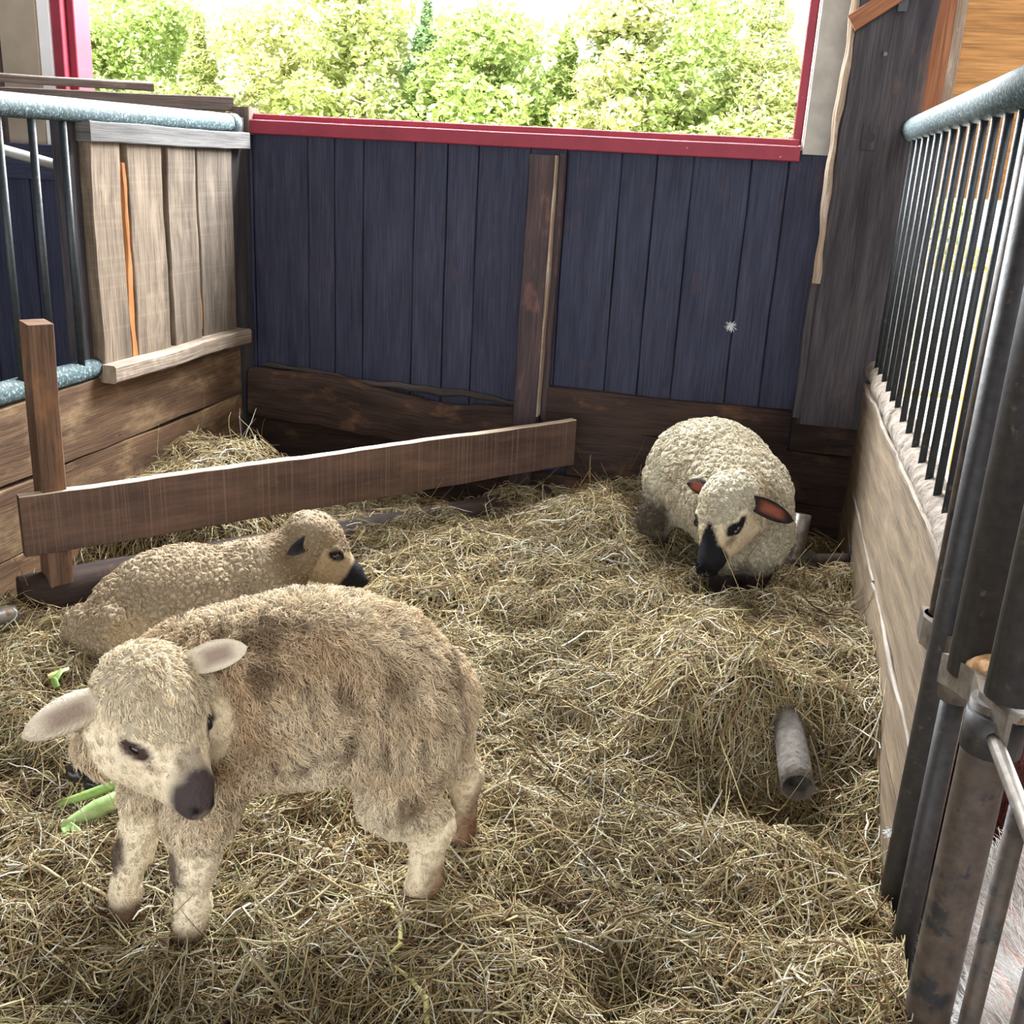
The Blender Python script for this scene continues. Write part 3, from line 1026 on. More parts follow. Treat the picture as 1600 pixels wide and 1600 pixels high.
def ear_geo(base, tip_dir, wide_dir, L, W, cup=.012, flip_ear=False):
    """leaf shaped cupped ear, closed thin shell; returns V,F and a mask of the inner side"""
    base = np.array(base, float)
    t = np.array(tip_dir, float)
    t /= np.linalg.norm(t)
    w_ = np.array(wide_dir, float)
    w_ -= w_.dot(t) * t
    w_ /= np.linalg.norm(w_)
    nrm = np.cross(t, w_)
    nu, nv = 14, 9
    V = []
    for side in (0, 1):
        for i in range(nu):
            f = i / (nu - 1)
            hw = W / 2 * (math.sin(math.pi * min(1, (.22 + .78 * f)) ** 1.0) ** .65 if f < 1 else 0.0)
            hw = W / 2 * max(.02, (math.sin(math.pi * (.20 + .80 * f) ** 1.1)) ** .55 if f < .999 else .02)
            droop = -.10 * L * f * f
            for j in range(nv):
                g = j / (nv - 1) * 2 - 1
                th = .0030 * (1 - g * g) + .0006
                off = cup * (g * g) * (1 - .5 * f) + (th if side == 0 else -th)
                V.append(base + t * (L * f) + w_ * (hw * g) + nrm * off + np.array([0, 0, droop]))
    F = []
    m = nu * nv
    for i in range(nu - 1):
        for j in range(nv - 1):
            a = i * nv + j
            F.append((a, a + nv, a + nv + 1, a + 1))
            F.append((m + a, m + a + 1, m + a + nv + 1, m + a + nv))
    for i in range(nu - 1):
        a = i * nv
        F.append((a, m + a, m + a + nv, a + nv))
        a = i * nv + nv - 1
        F.append((a, a + nv, m + a + nv, m + a))
    gi = np.abs(np.arange(nv) / (nv - 1) * 2 - 1)[None] + 0 * np.arange(nu)[:, None]
    fi = np.abs(np.arange(nu) / (nu - 1) - .48)[:, None] / .42 + 0 * gi
    inn = np.clip(1.9 - 2.3 * np.maximum(gi * 1.1, fi), 0, 1).ravel()
    inner = np.concatenate([inn, np.zeros(m)]) if not flip_ear else np.concatenate([np.zeros(m), inn])
    return np.array(V), np.array(F), inner


class Head:
    def __init__(s, c, f, e, sc=1.):
        s.c = np.array(c, float)
        s.f = np.array(f, float) / np.linalg.norm(f)
        e = np.array(e, float)
        e -= e.dot(s.f) * s.f
        s.e = e / np.linalg.norm(e)
        s.u = np.cross(s.f, s.e)
        s.sc = sc
        s.R = np.array([s.f, s.u, s.e])

    def w(s, a, b, c):
        return s.c + s.sc * (s.f * a + s.u * b + s.e * c)

    def loc(s, p):
        return ((p - s.c) @ s.R.T) / s.sc

    full = 0.

    def prims(s, wool=1.):
        full = s.full
        k = s.sc
        w_ = s.w
        P = [('e', w_(0, 0, 0), s.R, (.105 * k, .085 * k, (.078 + .010 * full) * k)),
             ('e', w_(-.03, .040, 0), s.R, (.085 * k, .060 * k * wool, .080 * k * wool), .03),
             ('c', w_(.05, -.015, 0), w_(.140, -.040, 0), .060 * k, .040 * k, .03),
             ('c', w_(.135, -.038, 0), w_(.172, -.047, 0), .037 * k, .028 * k, .015),
             ('c', w_(.06, -.065, 0), w_(.148, -.075, 0), .040 * k, .021 * k, .018)]
        for sg in (-1, 1):
            P.append(('c', w_(-.01, -.048, sg * (.035 + .012 * full)), w_(.070, -.055, sg * .018), (.058 + .010 * full) * k, (.040 + .006 * full) * k, .025))
            P.append(('c', w_(.052, .030, sg * .058), w_(.085, .012, sg * .042), .017 * k, .012 * k, .015))
        return P

    def eyes(s, parent):
        for sg in (-1, 1):
            b = blob('eye', [('e', s.w(.066, .012, sg * .064), s.R, (.017 * s.sc, .012 * s.sc, .012 * s.sc))], M['eye'], parent, vox=.003)


def smooth_mask(d, r, soft):
    return np.clip((r - d) / soft + .5, 0, 1)


def make_sheep(name, label, prims, H, ears, colour, info, loc, n, vox=.008, extra=None, **fl):
    """prims of the trunk and legs + head -> one continuous body; ears share the mesh; fleece is a child"""
    V, F = surface(prims + H.prims(), vox, .004, 22)
    c = colour(V)
    c = c * np.where(info(V)[1] > .0095, .5, .95)[:, None]  # skin darkened under long wool; shade between locks put into the colour
    VV, FF, CC, off = [V], [F], [c], len(V)
    for (a, t, wd, L, W, ci, co) in ears:
        ev, ef, inn = ear_geo(a, t, wd, L, W, flip_ear=np.dot(np.cross(np.array(t) / np.linalg.norm(t), wd), np.array((0, 0, 1.0)) + .6 * H.f) < 0)
        VV.append(ev)
        FF.append(ef + off)
        CC.append(np.array(co)[None] * (1 - inn[:, None]) + np.array(ci)[None] * inn[:, None])
        off += len(ev)
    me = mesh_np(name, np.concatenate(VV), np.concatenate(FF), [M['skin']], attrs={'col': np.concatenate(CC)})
    o = link(name, me)
    tag(o, label, 'sheep', 'sheep in the pen')
    origin_to(o, loc)
    fleece('fleece', V, F, n, info, o, **fl)
    H.eyes(o)
    return o


def mixc(a, b, m):
    return a * (1 - m[:, None]) + np.array(b) * m[:, None]


def build_lamb():
    H = Head((-.972, 1.462, .540), (.803, -.461, -.377), (.485, .874, -.035), 1.03)
    H.full = 1.
    d = np.array((-.869, -.494, 0))
    nv = np.array((.494, -.869, 0))
    up = np.array((0, 0, 1.))
    R = np.array([d, nv, up])
    prims = [
        ('e', (-.935, 1.645, .470), R, (.19, .145, .185)),
        ('e', (-.790, 1.728, .485), R, (.25, .158, .200)),
        ('e', (-.655, 1.808, .450), R, (.140, .145, .180)),
        # neck
        ('c', (-.985, 1.60, .505), (-1.00, 1.49, .53), .125, .080),
        # tail
        ('c', (-.553, 1.862, .50), (-.533, 1.874, .42), .042, .034, .02),
        # near hind leg
        ('c', (-.610, 1.775, .40), (-.605, 1.745, .265), .120, .075),
        ('c', (-.605, 1.745, .265), (-.545, 1.775, .195), .072, .043),
        ('c', (-.545, 1.775, .195), (-.553, 1.771, .06), .040, .035),
        ('c', (-.553, 1.771, .06), (-.565, 1.762, -.01), .037, .040, .02),
        # far hind leg
        ('c', (-.600, 1.895, .40), (-.575, 1.94, .26), .110, .062),
        ('c', (-.575, 1.94, .26), (-.528, 1.968, .19), .060, .036),
        ('c', (-.528, 1.968, .19), (-.530, 1.967, .05), .034, .029),
        ('c', (-.530, 1.967, .05), (-.537, 1.96, -.01), .030, .033, .02),
        # near front leg
        ('c', (-.945, 1.605, .42), (-.940, 1.560, .275), .105, .066),
        ('c', (-.940, 1.560, .275), (-.953, 1.545, .165), .060, .041),
        ('c', (-.953, 1.545, .165), (-.957, 1.541, .07), .032, .028),
        ('c', (-.957, 1.541, .07), (-.966, 1.532, .005), .031, .037, .02),
        # far front leg
        ('c', (-1.03, 1.665, .40), (-1.105, 1.642, .24), .090, .054),
        ('c', (-1.105, 1.642, .24), (-1.125, 1.600, .12), .050, .034),
        ('c', (-1.125, 1.600, .12), (-1.130, 1.565, .03), .031, .027),
        ('c', (-1.130, 1.565, .03), (-1.138, 1.540, -.02), .030, .036, .02),
    ]
    cream = np.array((.84, .725, .53))

    def colour(p):
        c = np.repeat(cream[None], len(p), 0)
        # soiled brown patches on the flank
        q = vn3(p, 7, 2) * .5 + vn3(p, 19, 4) * .3
        hl = H.loc(p)
        body = sstep(.92, 1.08, np.linalg.norm((hl - np.array([.04, 0, 0])) / np.array([.20, .125, .118]), axis=1))
        c = mixc(c, (.42, .235, .10), np.clip(.56 + q * .9, 0, .9) * body * sstep(.18, .34, p[:, 2]) * (.25 + .75 * sstep(.69, .63, p[:, 2])) * .72)
        st = vn3(p * np.array([1, 1, .28]), 55, 2)
        c = mixc(c, (.17, .11, .065), np.clip(st * 1.6 - .25, 0, 1) * body * .75 * sstep(.2, .26, p[:, 2]))
        c = mixc(c, (.50, .37, .20), np.clip(.35 + q, 0, 1) * (1 - body) * sstep(-.06, .04, hl[:, 0]) * .35)
        # muzzle
        near = 1 - sstep(.20, .22, np.linalg.norm(hl, axis=1))
        nz = near * smooth_mask(-hl[:, 0] + .25 * np.abs(hl[:, 2]) - .25 * hl[:, 1] + .008 * vn3(p, 60, 3), -.134, .03)
        c = mixc(c, (.060, .045, .045), nz)
        for sg in (-1, 1):
            dn = np.linalg.norm((hl - np.array([.192, -.036, sg * .016])) / np.array([1.6, .7, 1]), axis=1)
            c = mixc(c, (.008, .006, .006), smooth_mask(dn, .009, .006) * near)
        c = mixc(c, (.10, .075, .06), sstep(.10, .12, hl[:, 0]) * (1 - sstep(.018, .03, np.abs(hl[:, 2]))) * sstep(-.03, .0, hl[:, 1]) * (1 - nz) * .6 * near)
        mouth = smooth_mask(np.abs(hl[:, 1] + .064), .004, .004) * sstep(.13, .14, hl[:, 0]) * near
        c = mixc(c, (.42, .27, .24), mouth * .7)
        c = mixc(c, (.36, .27, .23), near * sstep(-.056, -.066, hl[:, 1]) * sstep(.125, .14, hl[:, 0]) * .8)
        # dark surround of the eyes, tear line
        for sg in (-1, 1):
            de = np.linalg.norm((hl - np.array([.066, .012, sg * .064])) / np.array([1.5, .9, 1.2]), axis=1)
            c = mixc(c, (.06, .035, .03), smooth_mask(de, .023, .006))
            dt = np.linalg.norm((hl - np.array([.095, -.010, sg * .048])) / np.array([2.2, .8, 1]), axis=1)
            c = mixc(c, (.22, .14, .09), smooth_mask(dt, .012, .010) * .6)
        # knees, pasterns
        for (a, r, k) in (((-.985, 1.52, .165), .036, .85), ((-1.150, 1.575, .125), .034, .9)):
            c = mixc(c, (.05, .022, .015), smooth_mask(np.linalg.norm((p - np.array(a)) / np.array([1, 1, 1.25]), axis=1), r, .02) * k)
        low = smooth_mask(p[:, 2], .035, .03)
        c = mixc(c, (.085, .035, .018), low * .9)
        hind = (p[:, 0] > -.57) & (p[:, 2] < .2) & (p[:, 2] > 0)
        rr = sstep(-.560, -.52, p[:, 0]) * sstep(.16, .06, p[:, 2]) * hind
        c = mixc(c, (.20, .085, .035), rr * .8)
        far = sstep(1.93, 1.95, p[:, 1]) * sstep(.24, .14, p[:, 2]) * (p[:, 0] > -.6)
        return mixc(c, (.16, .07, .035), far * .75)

    def info(p):
        c = colour(p)
        hl = H.loc(p)
        L = np.full(len(p), .026)
        leg = p[:, 2] < .22
        L = np.where(leg, .009, L)
        L = np.where((p[:, 2] < .32) & ~leg, .018, L)
        L = np.where(p[:, 2] < .02, .004, L)
        inh = np.linalg.norm((hl - np.array([.04, 0, 0])) / np.array([.20, .125, .118]), axis=1) < 1
        face = inh & (hl[:, 0] > -.02)
        L = np.where(inh, .016, L)
        L = np.where(face, np.where(hl[:, 1] > .035, .012, .008), L)
        L = np.where(inh & (hl[:, 0] > .135), .003, L)
        for sg in (-1, 1):
            de = np.linalg.norm(hl - np.array([.07, .012, sg * .066]), axis=1)
            L = np.where(de < .027, 0, L)
        fl = np.repeat(np.array([[.25, .15, 0]]), len(p), 0)
        fl = np.where(face[:, None], H.f[None] * .9, fl)
        return c, L, fl

    inner, outer = (.30, .23, .18), (.62, .54, .42)
    ears = [(H.w(-.035, .040, -.078), -H.e * .93 + H.u * .05 - H.f * .05, H.u * .35 - H.f * .8, .130, .062, inner, outer),
            (H.w(-.020, .070, .072), H.e * .80 + H.f * .34 + H.u * .58, H.u * .5 - H.f * .7, .108, .056, inner, outer)]
    ears[0] = (H.w(-.030, .035, -.072), -H.e * .93 - H.u * .06 + H.f * .02, H.u * .55 - H.f * .6, .145, .064, inner, outer)
    make_sheep('lamb', 'woolly cream lamb standing in front, head turned, with grey nose', prims, H, ears, colour, info,
               (-.80, 1.73, 0), 85000, rad=.0014, curl=.004, gravity=.8, tangle=.5, clump=.5, cl_n=20, cl_f=.45, turns=6)


def build_lying():
    H = Head((-1.322, 2.952, .290), (.842, .311, -.44), (-.378, .923, -.07))
    a = np.array((.77, .64, 0))
    nv = np.array((.64, -.77, 0))
    R = np.array([a, nv, (0, 0, 1.)])
    prims = [
        ('e', (-1.665, 2.725, .125), R, (.27, .185, .185)),
        ('e', (-1.50, 2.86, .145), R, (.17, .15, .150)),
        ('e', (-1.790, 2.595, .085), R, (.13, .15, .14)),
        ('c', (-1.50, 2.84, .20), (-1.37, 2.935, .265), .115, .085),
        # folded near hind leg: thigh, shank, foot
        ('c', (-1.81, 2.53, .08), (-1.70, 2.545, .09), .105, .085, .02),
        ('c', (-1.765, 2.49, .150), (-1.64, 2.555, .060), .052, .040, .010),
        ('c', (-1.84, 2.47, .0), (-1.66, 2.53, .0), .035, .028, .02),
        # folded front legs
        ('c', (-1.45, 2.80, .09), (-1.33, 2.83, .03), .060, .040, .02),
        ('c', (-1.33, 2.83, .03), (-1.42, 2.76, .0), .036, .028, .02),
        ('c', (-1.42, 2.95, .09), (-1.28, 2.96, .02), .055, .036, .02),
        # tail
        ('c', (-1.90, 2.52, .13), (-1.925, 2.49, .05), .035, .028, .02),
    ]
    cream = np.array((.53, .425, .29))

    def colour(p):
        c = np.repeat(cream[None], len(p), 0)
        hl = H.loc(p)
        q = vn3(p, 9, 3)
        c = mixc(c, (.34, .245, .15), np.clip(.35 + q * .6, 0, 1) * .6)
        inh = smooth_mask(np.linalg.norm(p - H.c, axis=1), .17, .06)
        c = mixc(c, (.27, .18, .095), inh * np.clip(.7 - hl[:, 1] * 6, 0, 1) * .8)
        leg = np.linalg.norm((p - np.array([-1.71, 2.50, .12])) / np.array([1.3, 1, .8]), axis=1)
        c = mixc(c, (.62, .46, .26), smooth_mask(leg, .07, .04) * .7)
        nz = smooth_mask(-hl[:, 0] + .12 * hl[:, 1], -.128, .012) * (1 - sstep(.2, .22, np.linalg.norm(hl, axis=1)))
        c = mixc(c, (.008, .008, .010), nz)
        for sg in (-1, 1):
            de = np.linalg.norm((hl - np.array([.066, .016, sg * .064])) / np.array([1.5, .9, 1.2]), axis=1)
            c = mixc(c, (.008, .007, .008), smooth_mask(de, .021, .005))
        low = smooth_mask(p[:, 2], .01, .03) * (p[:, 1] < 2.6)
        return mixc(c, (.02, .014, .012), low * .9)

    def info(p):
        c = colour(p)
        hl = H.loc(p)
        L = np.full(len(p), .015)
        inh = np.linalg.norm(p - H.c, axis=1) < .2
        L = np.where(inh, .010, L)
        L = np.where(inh & (hl[:, 0] > .02) & (hl[:, 1] < .03), .006, L)
        L = np.where(inh & (hl[:, 0] > .120), 0, L)
        for sg in (-1, 1):
            de = np.linalg.norm((hl - np.array([.066, .014, sg * .066])) / np.array([1.5, .9, 1.2]), axis=1)
            L = np.where(de < .021, 0, L)
        return c, L, np.zeros((len(p), 3))

    blk = (.012, .012, .015)
    ears = [(H.w(-.022, .036, -.060), -H.e * .45 - H.u * .62 - H.f * .60, H.f * .6 - H.u * .6, .100, .046, blk, (.03, .028, .03)),
            (H.w(-.035, .022, .075), H.e * .6 - H.u * .55 - H.f * .45, H.f * .6 - H.u * .6, .100, .046, blk, (.03, .028, .03))]
    make_sheep('sheep', 'tan curly sheep lying behind the lamb, black nose and drooping black ear', prims, H, ears, colour, info,
               (-1.6, 2.75, 0), 80000, rad=.0017, curl=.0045, gravity=.0, tangle=.45, clump=.3, cl_n=18, cl_f=.82, turns=8)


def build_right_sheep():
    H = Head((-.045, 3.31, .462), (-.32, -.72, -.61), (.906, -.407, .117), 1.1)
    a = np.array((.50, -.86, 0))
    nv = np.array((.86, .50, 0))
    R = np.array([a, nv, (0, 0, 1.)])
    prims = [
        ('e', (-.115, 3.80, .425), R, (.28, .205, .215)),
        ('e', (-.020, 3.62, .400), R, (.19, .185, .200)),
        ('e', (-.200, 3.93, .40), R, (.15, .185, .20)),
        ('c', (.005, 3.52, .44), (-.03, 3.38, .455), .130, .095),
        # front legs (reach down through the hay)
        ('c', (-.045, 3.50, .30), (-.035, 3.435, .20), .085, .050),
        ('c', (-.035, 3.435, .20), (-.035, 3.40, .06), .038, .030),
        ('c', (.105, 3.56, .32), (.070, 3.46, .20), .080, .048),
        ('c', (.070, 3.46, .20), (.045, 3.43, .06), .036, .030),
        # hind legs
        ('c', (-.275, 3.85, .36), (-.315, 3.79, .24), .095, .062),
        ('c', (-.315, 3.79, .24), (-.300, 3.80, .05), .052, .038),
        ('c', (-.05, 3.98, .36), (-.02, 3.98, .22), .095, .06),
        ('c', (-.02, 3.98, .22), (-.03, 3.97, .05), .045, .035),
        ('c', (-.27, 4.07, .45), (-.29, 4.10, .33), .040, .032, .02),
    ]
    cream = np.array((.66, .60, .46))

    def colour(p):
        c = np.repeat(cream[None], len(p), 0)
        hl = H.loc(p)
        q = vn3(p, 8, 1)
        c = mixc(c, (.46, .37, .24), np.clip(.3 + q * .7, 0, 1) * .6)
        inh = smooth_mask(np.linalg.norm(p - H.c, axis=1), .2, .05)
        c = mixc(c, (.40, .29, .17), inh * sstep(.06, .0, hl[:, 1]) * .55)
        nz = np.maximum(smooth_mask(-hl[:, 0], -.122, .012), sstep(.085, .09, hl[:, 0]) * smooth_mask(np.abs(hl[:, 2]) - .75 * (hl[:, 0] - .085), .004, .010) * sstep(-.02, .01, hl[:, 1])) * (1 - sstep(.2, .22, np.linalg.norm(hl, axis=1)))
        c = mixc(c, (.008, .008, .010), nz)
        for sg in (-1, 1):
            de = np.linalg.norm((hl - np.array([.062, .020, sg * .066])) / np.array([1.7, .8, 1.2]), axis=1)
            c = mixc(c, (.008, .007, .008), smooth_mask(de, .026, .005))
            dt = np.linalg.norm((hl - np.array([.095, -.010, sg * .052])) / np.array([2.0, .9, 1]), axis=1)
            c = mixc(c, (.06, .04, .03), smooth_mask(dt, .014, .010) * .6)
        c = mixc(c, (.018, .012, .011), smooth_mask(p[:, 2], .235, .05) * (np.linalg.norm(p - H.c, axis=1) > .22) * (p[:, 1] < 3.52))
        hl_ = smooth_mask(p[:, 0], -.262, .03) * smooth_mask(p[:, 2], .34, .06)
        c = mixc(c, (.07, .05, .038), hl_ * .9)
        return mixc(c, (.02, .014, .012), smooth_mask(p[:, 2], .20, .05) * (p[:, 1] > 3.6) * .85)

    def info(p):
        c = colour(p)
        hl = H.loc(p)
        L = np.full(len(p), .019)
        L = np.where(p[:, 2] < .22, .007, L)
        inh = np.linalg.norm(p - H.c, axis=1) < .2
        L = np.where(inh, .014, L)
        L = np.where(inh & (hl[:, 0] > .0) & (hl[:, 1] < .045), .007, L)
        L = np.where(inh & (hl[:, 0] > .112), 0, L)
        for sg in (-1, 1):
            de = np.linalg.norm((hl - np.array([.062, .018, sg * .068])) / np.array([1.7, .8, 1.2]), axis=1)
            L = np.where(de < .026, 0, L)
        return c, L, np.zeros((len(p), 3))

    inner, outer = (.24, .075, .045), (.022, .016, .016)
    ears = [(H.w(-.03, .030, .075), H.e * .95 - H.u * .10 + H.f * .10, H.u * .75 - H.f * .5, .150, .066, inner, outer),
            (H.w(-.03, .034, -.072), -H.e * .9 + H.u * .1 - H.f * .25, H.u * .75 - H.f * .5, .095, .058, inner, outer)]
    make_sheep('sheep', 'cream sheep with black face patches standing by the right wall', prims, H, ears, colour, info,
               (-.05, 3.65, .1), 75000, rad=.0018, curl=.005, gravity=.25, tangle=.5, clump=.4, cl_n=16, cl_f=.62, turns=8)


def build_pigs():
    def pig(name, label, c, ax, s, skin, hair, n, hairlen):
        ax = np.array(ax, float)
        ax /= np.linalg.norm(ax)
        lat = np.array((-ax[1], ax[0], 0))
        R = np.array([ax, lat, (0, 0, 1.)])
        c = np.array(c, float)
        w_ = lambda a, b, z: tuple(c + s * (ax * a + lat * b) + np.array((0, 0, s * z)))
        prims = [('e', w_(0, 0, 0), R, (.52 * s, .27 * s, .26 * s)), ('e', w_(.30, 0, .0), R, (.28 * s, .24 * s, .24 * s)),
                 ('e', w_(-.32, 0, -.01), R, (.26 * s, .25 * s, .25 * s)),
                 ('c', w_(.50, 0, .0), w_(.68, 0, -.06), .17 * s, .13 * s), ('c', w_(.68, 0, -.06), w_(.86, 0, -.15), .11 * s, .065 * s),
                 ('c', w_(.86, 0, -.15), w_(.90, 0, -.16), .066 * s, .06 * s, .01),
                 ('c', w_(.30, .14, -.12), w_(.50, .20, -.22), .09 * s, .05 * s), ('c', w_(.30, -.14, -.12), w_(.50, -.20, -.22), .09 * s, .05 * s),
                 ('c', w_(-.35, .16, -.12), w_(-.15, .24, -.22), .11 * s, .05 * s), ('c', w_(-.35, -.16, -.12), w_(-.15, -.24, -.22), .11 * s, .05 * s),
                 ('c', w_(-.57, 0, .05), w_(-.66, .03, .0), .025 * s, .012 * s, .01)]
        V, F = surface(prims, .016, .004, 9)
        cc = np.repeat(np.array(skin)[None], len(V), 0) * (1 + .15 * vn3(V, 7)[:, None])
        VV, FF, CC, off = [V], [F], [cc], len(V)
        for sg in (-1, 1):
            ev, ef, _ = ear_geo(w_(.60, sg * .10, .09), ax * .5 + lat * sg * .5 + np.array((0, 0, .4)), lat * 1. - ax * .6 * sg, .17 * s, .13 * s)
            VV.append(ev); FF.append(ef + off); off += len(ev)
            CC.append(np.repeat(np.array(skin)[None], len(ev), 0))
        me = mesh_np(name, np.concatenate(VV), np.concatenate(FF), [M['skin']], attrs={'col': np.clip(np.concatenate(CC), 0, 1)})
        o = link(name, me)
        tag(o, label, 'pig')
        origin_to(o, c - np.array((0, 0, .25 * s)))

        def info(p):
            return np.repeat(np.array(hair)[None], len(p), 0), np.full(len(p), hairlen), np.repeat(-ax[None] * 1.4, len(p), 0)
        fleece('bristles', V, F, n, info, o, k=5, rad=.0011, curl=.004, gravity=.3, tangle=.30, clump=.5)
        for sg in (-1, 1):
            blob('eye', [('e', w_(.73, sg * .095, .0), R, (.014 * s, .012 * s, .014 * s))], M['eye'], o, vox=.004)

    pig('pig', 'white bristled pink pig lying behind the gate bars at lower right', (.80, 1.62, .04), (.05, -1, 0), 1.0, (.84, .60, .54), (.97, .95, .92), 24000, .06)
    pig('pig', 'dark red brown pig lying behind the white pig, beyond the gate', (.84, 2.72, .0), (.15, 1, 0), .80, (.10, .028, .022), (.13, .035, .03), 20000, .04)


# ------------------------------------------------------------------ hay
def build_hay(nstr):
    nx, ny = 150, 190
    X, Y = np.meshgrid(np.linspace(-2.345, .415, nx), np.linspace(.7, 4.535, ny), indexing='ij')
    Z = hz(X, Y) - .012 + rng.normal(0, .004, X.shape)
    V = np.stack([X, Y, Z], -1).reshape(-1, 3)
    i, j = np.meshgrid(np.arange(nx - 1), np.arange(ny - 1), indexing='ij')
    a = (i * ny + j).ravel()
    F = np.stack([a, a + ny, a + ny + 1, a + 1], 1)
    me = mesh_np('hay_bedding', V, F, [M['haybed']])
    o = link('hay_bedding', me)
    tag(o, 'deep bed of loose hay covering the floor of the pen', 'hay', kind='stuff')
    # strands, denser where they show larger
    n = nstr * 3
    x, y = rng.uniform(-2.36, .42, n), rng.uniform(.98, 4.52, n)
    dist = np.sqrt(x * x + y * y + 2.2)
    ok = rng.uniform(0, 1, n) < np.clip((2.0 / dist) ** 1.3, 0, 1)
    # keep to the part of the pen in front of the viewer
    ok &= (x * .97 + y * .24 > -.62 * (-x * .2 + y * .924 + .5) - .2)
    x, y = x[ok][:nstr], y[ok][:nstr]
    n = len(x)
    k = 6
    L = np.clip(rng.lognormal(math.log(.095), .5, n), .03, .34)
    th = rng.uniform(0, 2 * math.pi, n)
    bend = rng.normal(0, 1.0, n)
    pitch = rng.normal(0, .24, n)
    st = rng.uniform(0, 1, n) < .05
    st &= L < .13
    pitch = np.where(st, np.abs(rng.normal(.45, .35, n)), np.clip(pitch, -.05 / L, .05 / L))
    off = rng.beta(1.3, 2.2, n) * .060 - .014
    s = np.linspace(-.5, .5, k)
    ang = th[:, None] + bend[:, None] * s[None]
    kink = (rng.uniform(0, 1, n) < .3)[:, None] * rng.normal(0, .8, n)[:, None] * (s[None] > 0)
    ang = ang + kink
    dx, dy = np.cos(ang), np.sin(ang)
    sx = np.concatenate([np.zeros((n, 1)), np.cumsum(dx[:, :-1], 1)], 1) * (L / (k - 1))[:, None]
    sy = np.concatenate([np.zeros((n, 1)), np.cumsum(dy[:, :-1], 1)], 1) * (L / (k - 1))[:, None]
    px = np.minimum(x[:, None] + sx - sx.mean(1, keepdims=True), .415)
    py = np.minimum(y[:, None] + sy - sy.mean(1, keepdims=True), 4.54)
    px = np.maximum(px, -2.345)
    pz = hz(px, py) * .75 + (hz(x, y) * .25)[:, None] + off[:, None] + (s[None] + np.where(st, .5, 0)[:, None]) * L[:, None] * np.tan(np.clip(pitch, -1, 1.1))[:, None]
    pz += .008 * np.sin(s[None] * 5 + th[:, None] * 3) * rng.uniform(0, 1, (n, 1))
    P = np.stack([px, py, pz], -1)
    r = np.clip(rng.lognormal(math.log(.00135), .42, n), .0007, .0038)
    R = r[:, None] * np.array([.7, 1, 1, 1, .9, .45])[None]
    pal = np.array([(.57, .48, .28), (.46, .36, .19), (.32, .24, .12), (.67, .61, .46), (.27, .17, .085), (.38, .345, .175), (.15, .09, .05), (.74, .71, .62)])
    ci = rng.choice(len(pal), n, p=[.20, .20, .17, .10, .12, .10, .07, .04])
    c = pal[ci] * rng.uniform(.62, 1.28, (n, 1))
    tone = vn(x, y, 2.3, 8)[:, None]
    c = c * (1 + .25 * tone) * .90
    strand_mesh('hay_strands', P, R, np.clip(c, 0, 1), M['hay'], 3, o)['kind'] = 'stuff'


